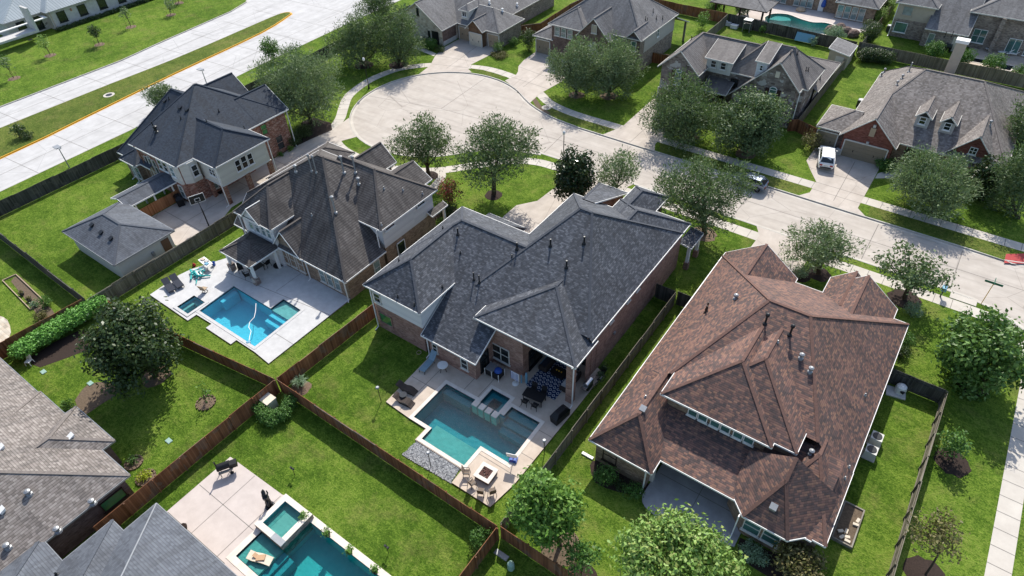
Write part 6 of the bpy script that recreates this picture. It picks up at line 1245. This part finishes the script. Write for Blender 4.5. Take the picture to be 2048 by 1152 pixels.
o = b.build('pool_toys', ['white', 'teal']); o.location = (*(-28.94,-16.79), .12); tag(o, 'jumbled pile of teal and clear pool toys on the white deck', 'pool toys')
t = thing_at('folding_table', 'white folding table cluttered with towels at the deck edge', 'table', (-29.44,-15.56), -0.106); MB().box(-.9, -.38, .68, .9, .38, .73).build('table_top', 'white', t)
for x in (-.8, .8):
    for y in (-.3, .3): MB().bar((x, y, .68), (x, y, 0), .04).build('leg', 'zinc', t)
for q, m_ in (((-.5, 0, .78), 'deck_tan'), ((.1, .1, .8), 'fabric_light'), ((.5, -.1, .77), 'light_blue')):
    MB().obox(q, (.2, .05, 0), (-.04, .16, 0), (0, 0, .05)).build('towel', m_, t)
x = MB().lathe([(.17, 0), (.2, .38), (.22, .4), (.16, .38), (0, .1)], n=14).build('bucket', 'blue'); x.location = (*(-29.05,-15.00), .12); tag(x, 'blue bucket beside the folding table', 'bucket')
x = MB(); x.lathe([(0, 0), (.16, .02), (.2, .15), (.12, .32), (.06, .4), (0, .42)], n=10); o = x.build('garden_ornament', 'red'); o.location = (*(-30.92,-16.23), .0); tag(o, 'small red brown ornament at the corner of the white deck', 'ornament')
t = thing_at('patio_table', 'dark square table under the umber pavilion', 'table', (-24.15,-13.05), 1.513); MB().box(-.75, -.5, .66, .75, .5, .72).build('table_top', 'black', t)
for x in (-.65, .65):
    for y in (-.4, .4): MB().bar((x, y, .66), (x, y, 0), .06).build('leg', 'black', t)
for lb, p, a in (('black swivel chair at the outer post of the pavilion', (-25.61,-14.01), 60), ('black swivel chair below the stone based post', (-24.14,-14.30), 150), ('black swivel chair at the house end of the pavilion', (-23.92,-11.82), -90), ('black swivel chair behind the pavilion table', (-25.11,-12.01), 0)): chair(lb, p, R(a), 'black', 'black', .12, 'black chairs under the pavilion', .55)
x = MB().lathe([(.5, 0), (.52, .1), (.5, .12), (.44, .06), (0, .05)], n=24).build('round_planter_base', 'black'); x.location = (*(-23.07,-11.16), .12); tag(x, 'black round tray on the deck below the arched windows', 'tray')
x = MB(); x.tube([(-20.28,-16.34)+(.1,), (-19.43,-17.08)+(.06,), (-18.85,-17.71)+(.05,), (-18.66,-18.42)+(.05,), (-18.17,-18.91)+(.05,), (-17.52,-19.13)+(.05,), (-17.09,-19.64)+(.04,), (-16.70,-20.01)+(.04,)], .035, 6)
t = thing('pool_cleaner', 'pool cleaner with its white hose curling across the aqua pool', 'pool cleaner', (0, 0, 0)); x.build('hose', 'white', t); c = (-16.51,-20.27); MB().lathe([(.25, -.02), (.25, .1), (.12, .2), (0, .2)], (*c, .0), 12).build('head', 'light_blue', t)
# --- pink deck
t = thing('raised_spa', 'raised square stone spa spilling into the bottom pool', 'spa', (.92, -30.45, 0)); b = MB(); S_ = [(-1.5, -1.5), (1.5, -1.5), (1.5, 1.5), (-1.5, 1.5)]; I_ = [(-1.05, -1.05), (1.05, -1.05), (1.05, 1.05), (-1.05, 1.05)]
for k in range(4):
    p, q, r_, s_ = S_[k], S_[(k+1) % 4], I_[(k+1) % 4], I_[k]; b.face([(*p, -1), (*q, -1), (*q, .56), (*p, .56)], 0); b.face([(*p, .6), (*q, .6), (*r_, .6), (*s_, .6)], 1); b.face([(*s_, .6), (*r_, .6), (*r_, -.4), (*s_, -.4)], 2); b.face([(*p, .56), (*q, .56), (*q, .6), (*p, .6)], 1)
b.face([(*p, -.4) for p in I_], 2); b.build('shell', ['brick_grey', 'coping', 'plaster_teal'], t); MB().box(-1.04, .6, -.39, 1.04, 1.04, .1).box(-1.04, -1.04, -.39, -.6, .6, .1).build('bench', 'plaster_pale', t)
MB().face([(-1.04, -1.04, .45), (1.04, -1.04, .45), (1.04, 1.04, .45), (-1.04, 1.04, .45)]).build('water', 'water_deep', t); MB().box(.35, -1.52, .5, 1.52, -1.04, .61).build('spillway', 'zinc', t)
t = thing_at('pool_lounger', 'cream in-pool lounger with orange towels on the sun shelf', 'lounger', (1.6, -33.3), R(20), None, -.05); b = MB(); P = [(-.9, .3), (-.5, .12), (0, .22), (.4, .2), (.9, .05)]
for (x0, z0), (x1, z1) in zip(P, P[1:]): b.obox(((x0+x1)/2, 0, (z0+z1)/2), ((x1-x0)/2, 0, (z1-z0)/2), (0, .33, 0), (0, 0, .06))
b.build('seat', 'cream', t); MB().obox((.1, 0, .32), (.3, .1, 0), (-.05, .2, 0), (0, 0, .04)).build('towel', 'orange_cloth', t); MB().obox((-.35, .05, .3), (.18, -.05, -.03), (.04, .14, 0), (0, 0, .04)).build('towel', 'orange_cloth', t)
t = thing_at('smoker_grill', 'black barrel smoker grill on wheels at the pink deck corner', 'grill', (-6.26,-30.24), 1.039, None, .08); b = MB(); n_ = 16
for k in range(n_):
    a, c = 2*pi*k/n_, 2*pi*(k+1)/n_; b.face([(-.55, .3*cos(a), .95+.3*sin(a)), (.45, .3*cos(a), .95+.3*sin(a)), (.45, .3*cos(c), .95+.3*sin(c)), (-.55, .3*cos(c), .95+.3*sin(c))])
for x in (-.55, .45): b.face([(x, .3*cos(2*pi*k/n_), .95+.3*sin(2*pi*k/n_)) for k in range(n_)])
b.build('barrel', 'black', t); MB().box(.45, -.24, .6, .95, .24, 1.05).build('firebox', 'black', t); MB().tube([(-.5, 0, 1.2), (-.5, 0, 1.75)], .06, 8).build('chimney', 'black', t)
for x in (-.45, .35):
    for y in (-.25, .25): MB().bar((x, y, .75), (x, y*1.1, 0), .05).build('leg', 'dark_metal', t)
MB().box(-.5, -.55, .72, .4, -.3, .76).build('shelf', 'wood_grey', t)
for y in (-.28, .28): MB().tube([(.35, y-.04, .15), (.35, y+.04, .15)], .15, 12).build('wheel', 'black', t)
# dark rearing statue
t = thing_at('statue', 'tall dark bronze statue standing beside the raised spa', 'statue', (-1.09,-30.21), R(150), None, .08)
b = MB(); b.tube([(0, 0, .1), (.02, 0, .45), (.1, 0, .85), (.02, 0, 1.2), (-.1, 0, 1.5), (-.05, 0, 1.75), (.12, 0, 1.92), (.3, 0, 1.84)], [.2, .24, .2, .25, .2, .15, .14, .06], 10)
b.tube([(.05, .12, 1.3), (.3, .22, 1.2), (.38, .2, 1.02)], [.08, .06, .04], 6).tube([(.05, -.12, 1.3), (.32, -.2, 1.28), (.45, -.16, 1.42)], [.08, .06, .04], 6).tube([(-.05, .1, .55), (.18, .2, .3), (.12, .2, .05)], [.12, .09, .06], 7).tube([(-.05, -.1, .55), (-.2, -.2, .3), (-.14, -.22, .05)], [.12, .09, .06], 7).tube([(-.15, 0, .9), (-.4, 0, .7), (-.45, 0, .35)], [.1, .07, .03], 6)
b.build('figure', 'dark_metal', t, smooth=True); MB().lathe([(.38, 0), (.36, .08), (.28, .12), (0, .12)], n=14).build('base', 'dark_metal', t)
t = thing_at('planter', 'small dark round pot at the edge of the slate roof', 'planter', (-4.95,-35.06), 0, None, .08); MB().lathe([(.2, 0), (.28, .3), (.22, .42), (.16, .4), (0, .35)], n=14).build('pot', 'dark_brown', t)
# --- garage court
t = thing('grill_cover', 'black covered grill against the brick bay of the navy roofed house', 'grill', (*(-42.63,-10.02), 0), R(-20)); b = MB()
for P_, Q_ in (([(-.65, -.4, 0), (.65, -.4, 0), (.65, .4, 0), (-.65, .4, 0)], [(-.7, -.45, .95), (.7, -.45, .95), (.7, .45, .95), (-.7, .45, .95)]), ([(-.7, -.45, .95), (.7, -.45, .95), (.7, .45, .95), (-.7, .45, .95)], [(-.4, -.2, 1.3), (.4, -.2, 1.3), (.4, .2, 1.3), (-.4, .2, 1.3)])):
    for k in range(4): b.face([P_[k], P_[(k+1) % 4], Q_[(k+1) % 4], Q_[k]])
b.face(Q_); b.build('cover', 'black', t)
x = MB().box(-.8, -.4, 0, .8, .4, .05).build('door_mat', 'black'); x.location = (*(-41.03,-5.66), .02); tag(x, 'black door mat on the court under the cream bay', 'mat')
# --- right side yard
for lb, p in (('air conditioning unit under the right eave, upper of the two', (34.75, 1.15)), ('air conditioning unit under the right eave, lower of the two', (34.7, -.35))):
    t = thing('air_conditioner', lb, 'air conditioner', (*p, 0), 0, 'air conditioners by the rust roofed house'); MB().box(-.42, -.42, .05, .42, .42, .85).build('casing', 'offwhite', t); MB().lathe([(.36, .86), (.34, .9), (0, .9)], n=20).build('fan_grille', 'dark_metal', t); MB().box(-.5, -.5, 0, .5, .5, .06).build('pad', 'walk_concrete', t)
t = thing('air_conditioner', 'dark air conditioning unit beside the sand brown hip roof', 'air conditioner', (*(19.02,58.30), 0)); MB().box(-.42, -.42, 0, .42, .42, .95).build('casing', 'bin_grey', t); MB().lathe([(.4, .96), (.36, 1.0), (0, 1.0)], n=18).build('fan_grille', 'zinc', t)
t = thing('air_conditioner', 'dark air conditioning unit in the side yard of the tan corner house', 'air conditioner', (*(16.05,88.31), 0)); MB().box(-.42, -.42, 0, .42, .42, .95).build('casing', 'bin_grey', t); MB().lathe([(.4, .96), (.36, 1.0), (0, 1.0)], n=18).build('fan_grille', 'zinc', t)
t = thing('covered_equipment', 'white covered pool equipment with a dark motor by the grey fence', 'pool equipment', (*(35.00,7.31), 0), R(10)); MB().box(-.75, -.55, 0, .75, .55, .12).build('pad', 'offwhite', t); MB().lathe([(.42, .1), (.46, .5), (.4, .8), (.2, .95), (0, .98)], (.25, .2, 0), 14).build('tank', 'white', t); MB().tube([(.2, -.1, .55), (.5, -.3, .5)], .14, 10).build('motor', 'black', t)
t = thing('raised_bed', 'raised timber garden bed with loose stone blocks beside the rust roof', 'garden bed', (34.95, -7.25, 0)); b = MB()
for q in ((-.72, -1.72, .72, -1.62), (-.72, 1.62, .72, 1.72), (-.72, -1.62, -.62, 1.62), (.62, -1.62, .72, 1.62)): b.box(q[0], q[1], 0, q[2], q[3], .3)
b.build('frame', 'wood_grey', t); MB().box(-.62, -1.62, 0, .62, 1.62, .2).build('soil', 'soil', t)
for q in ((.2, -1.1, 20), (-.1, -1.3, 60), (.3, -1.4, 0), (-.3, -.9, 40), (.05, -.7, 90), (.45, .2, 10), (.5, .6, 80)):
    s_ = MB().obox((q[0], q[1], .27), (.19*cos(R(q[2])), .19*sin(R(q[2])), 0), (-.1*sin(R(q[2])), .1*cos(R(q[2])), 0), (0, 0, .07)).build('stone_block', 'cream', t)
# --- other yards
t = thing('garden_chair', 'white plastic garden chair below the vine row', 'chair', (*(-31.61,-33.56), 0), R(30)); MB().box(-.25, -.25, .4, .25, .25, .45).build('seat', 'white', t); MB().obox((0, .26, .68), (.25, 0, 0), (0, .02, 0), (0, .06, .26)).build('backrest', 'white', t)
for x in (-.23, .23):
    for y in (-.23, .23): MB().bar((x, y, .4), (x*1.15, y*1.15, 0), .05).build('leg', 'white', t)
for lb, p in (('dark round pot at the near end of the garden bed', (-40.60,-29.27)), ('dark round pot in the middle of the garden bed', (-42.23,-29.26))): pot(lb, p, .25, .3, 'bin_grey', 'leaf_bronze', .15)
t = thing('garden_bed', 'long bare timber edged garden bed at the left edge', 'garden bed', (*(-43.69,-28.83), 0)); o_ = Vector((*(-43.69,-28.83), 0)); Q_ = [Vector((*q, 0)) for q in ((-46.36,-29.37), (-46.14,-28.05), (-39.59,-28.42), (-39.12,-29.89))]; b = MB()
for p, q in zip(Q_, Q_[1:]+Q_[:1]): b.bar(p-o_+Vector((0, 0, .08)), q-o_+Vector((0, 0, .08)), .08, .16)
b.build('edging', 'tan', t)
for lb, p, a in (('white poolside lounger beside the corner house patio column', (31.44,88.17), 30), ('white poolside lounger left of a matching pair', (33.40,87.56), 10), ('white poolside lounger right of the matching pair', (34.41,87.73), 10)): sling(lb, p, R(a+200), 'white', 'zinc', .05, .75, 'white loungers at the corner house')
t = thing('kettle_grill', 'dark grill against the corner house brick wall', 'grill', (*(25.69,84.23), 0)); MB().box(-.5, -.3, 0, .5, .3, .8).build('cabinet', 'black', t); MB().box(-.45, -.28, .8, .45, .28, 1.15).build('hood', 'bin_grey', t)
t = thing('patio_umbrella', 'closed blue patio umbrella at the far house windows', 'umbrella', (*(3.97,91.40), 0)); MB().tube([(0, 0, 0), (0, 0, 2.6)], .03, 6).build('pole', 'white', t); MB().lathe([(.3, .9), (.42, 1.2), (.3, 1.9), (.06, 2.5), (0, 2.55)], n=12).build('canopy', 'blue', t)
o = MB().lathe([(.8, 0), (.9, .3), (.6, .6), (0, .7)], n=10).build('fire_bowl', 'tan'); o.location = (*(0.63,90.01), 0); tag(o, 'brown rounded object on the far pool deck', 'planter')
rg = random.Random(11)
for i, p in enumerate(((8.02,82.49), (9.05,84.13), (10.26,83.32), (11.54,83.09))):
    b = MB(); b.lathe([(1.1, 0), (1.2, .5), (.9, 1.0), (.4, 1.3), (0, 1.3)], n=7); o = b.build('boulder', 'brick_dark'); o.location = (*p, 0); o.rotation_euler = (rg.uniform(-.15, .15), rg.uniform(-.15, .15), rg.uniform(0, 6)); o.scale = (1, .8, rg.uniform(.8, 1.2)); tag(o, ('leftmost', 'second', 'third', 'rightmost')[i]+' brown boulder of the free form pool rock wall', 'boulder', 'rock wall boulders')
t = thing('garden_hutch', 'small grey wire hutch behind the taupe roofed stone house', 'hutch', (*(-4.25,76.18), 0)); b = MB()
for x in (-.6, .6):
    for y in (-.5, .5): b.bar((x, y, 0), (x, y, 1.9), .08)
b.build('frame', 'zinc', t); MB().box(-.7, -.6, 1.9, .7, .6, 2.0).build('roof', 'zinc', t); MB().box(-.58, -.48, .5, .58, .48, 1.3).build('cage', 'bin_grey', t)
o = MB().obox((0, 0, .9), (1.5, 0, 0), (0, .05, 0), (0, .3, .6)).build('blue_tarp', 'light_blue'); o.location = (*(5.57,76.06), 0); tag(o, 'blue tarp hung at the back fence behind the stone house', 'tarp')
for lb, p in (('small white box beside the hutch', (-6.57,76.36)), ('flat white lid left of the hutch', (-8.05,77.08))):
    o = MB().box(-.6, -.4, 0, .6, .4, .5).box(-.65, -.45, .5, .65, .45, .58).build('storage_box', 'white'); o.location = (*p, 0); tag(o, lb, 'box')
x = MB().lathe([(.28, 0), (.32, .6), (.34, .64), (.26, .62), (0, .5)], n=14).build('flower_pot', 'bin_grey'); x.location = (*(19.59,44.52), 0); tag(x, 'grey round pot at the red brick garage corner', 'pot')
def ring(label, p, r_):
    b = MB(); n_ = 14
    for k in range(n_): a = 2*pi*k/n_; b.obox((r_*cos(a), r_*sin(a), .06), (.06*cos(a), .06*sin(a), 0), (-.12*sin(a), .12*cos(a), 0), (0, 0, .07))
    o = b.build('stone_ring', 'mulch_tan'); o.location = (*p, 0); tag(o, label, 'edging')
ring('pale stone ring around the small green shrub', (-13.43,-34.03), .66); ring('pale stone ring around the lime yellow shrub', (-11.35,-34.26), .72); ring('stone edging around the thin young tree', (-13.75,-26.96), .8)
for nm, poly, m_ in (('mulch_bed', [(17.11,-13.41), (17.53,-12.57), (21.37,-12.36), (22.57,-12.05), (22.67,-13.26), (21.90,-13.38), (20.20,-14.19), (18.21,-14.52)], 'mulch'), ('mulch_bed', [(28.98,-12.49), (31.74,-12.15), (34.23,-11.29), (33.59,-13.60), (31.37,-14.11), (29.40,-13.76)], 'mulch'), ('mulch_bed', [(-30.40,-33.27), (-28.39,-28.51), (-29.37,-27.18), (-32.02,-28.54), (-32.49,-33.18)], 'mulch'), ('mulch_bed', [(-42.35,5.14), (-44.04,13.90), (-40.09,12.65), (-40.39,6.08)], 'mulch')):
    patch(poly, m_, nm, .010, k=2)
x = MB().box(-.5, -.12, 0, .5, .12, .12).build('splash_block', 'white'); x.location = (*(16.53,-12.81), 0); tag(x, 'white splash block at the rust roof corner', 'splash block')
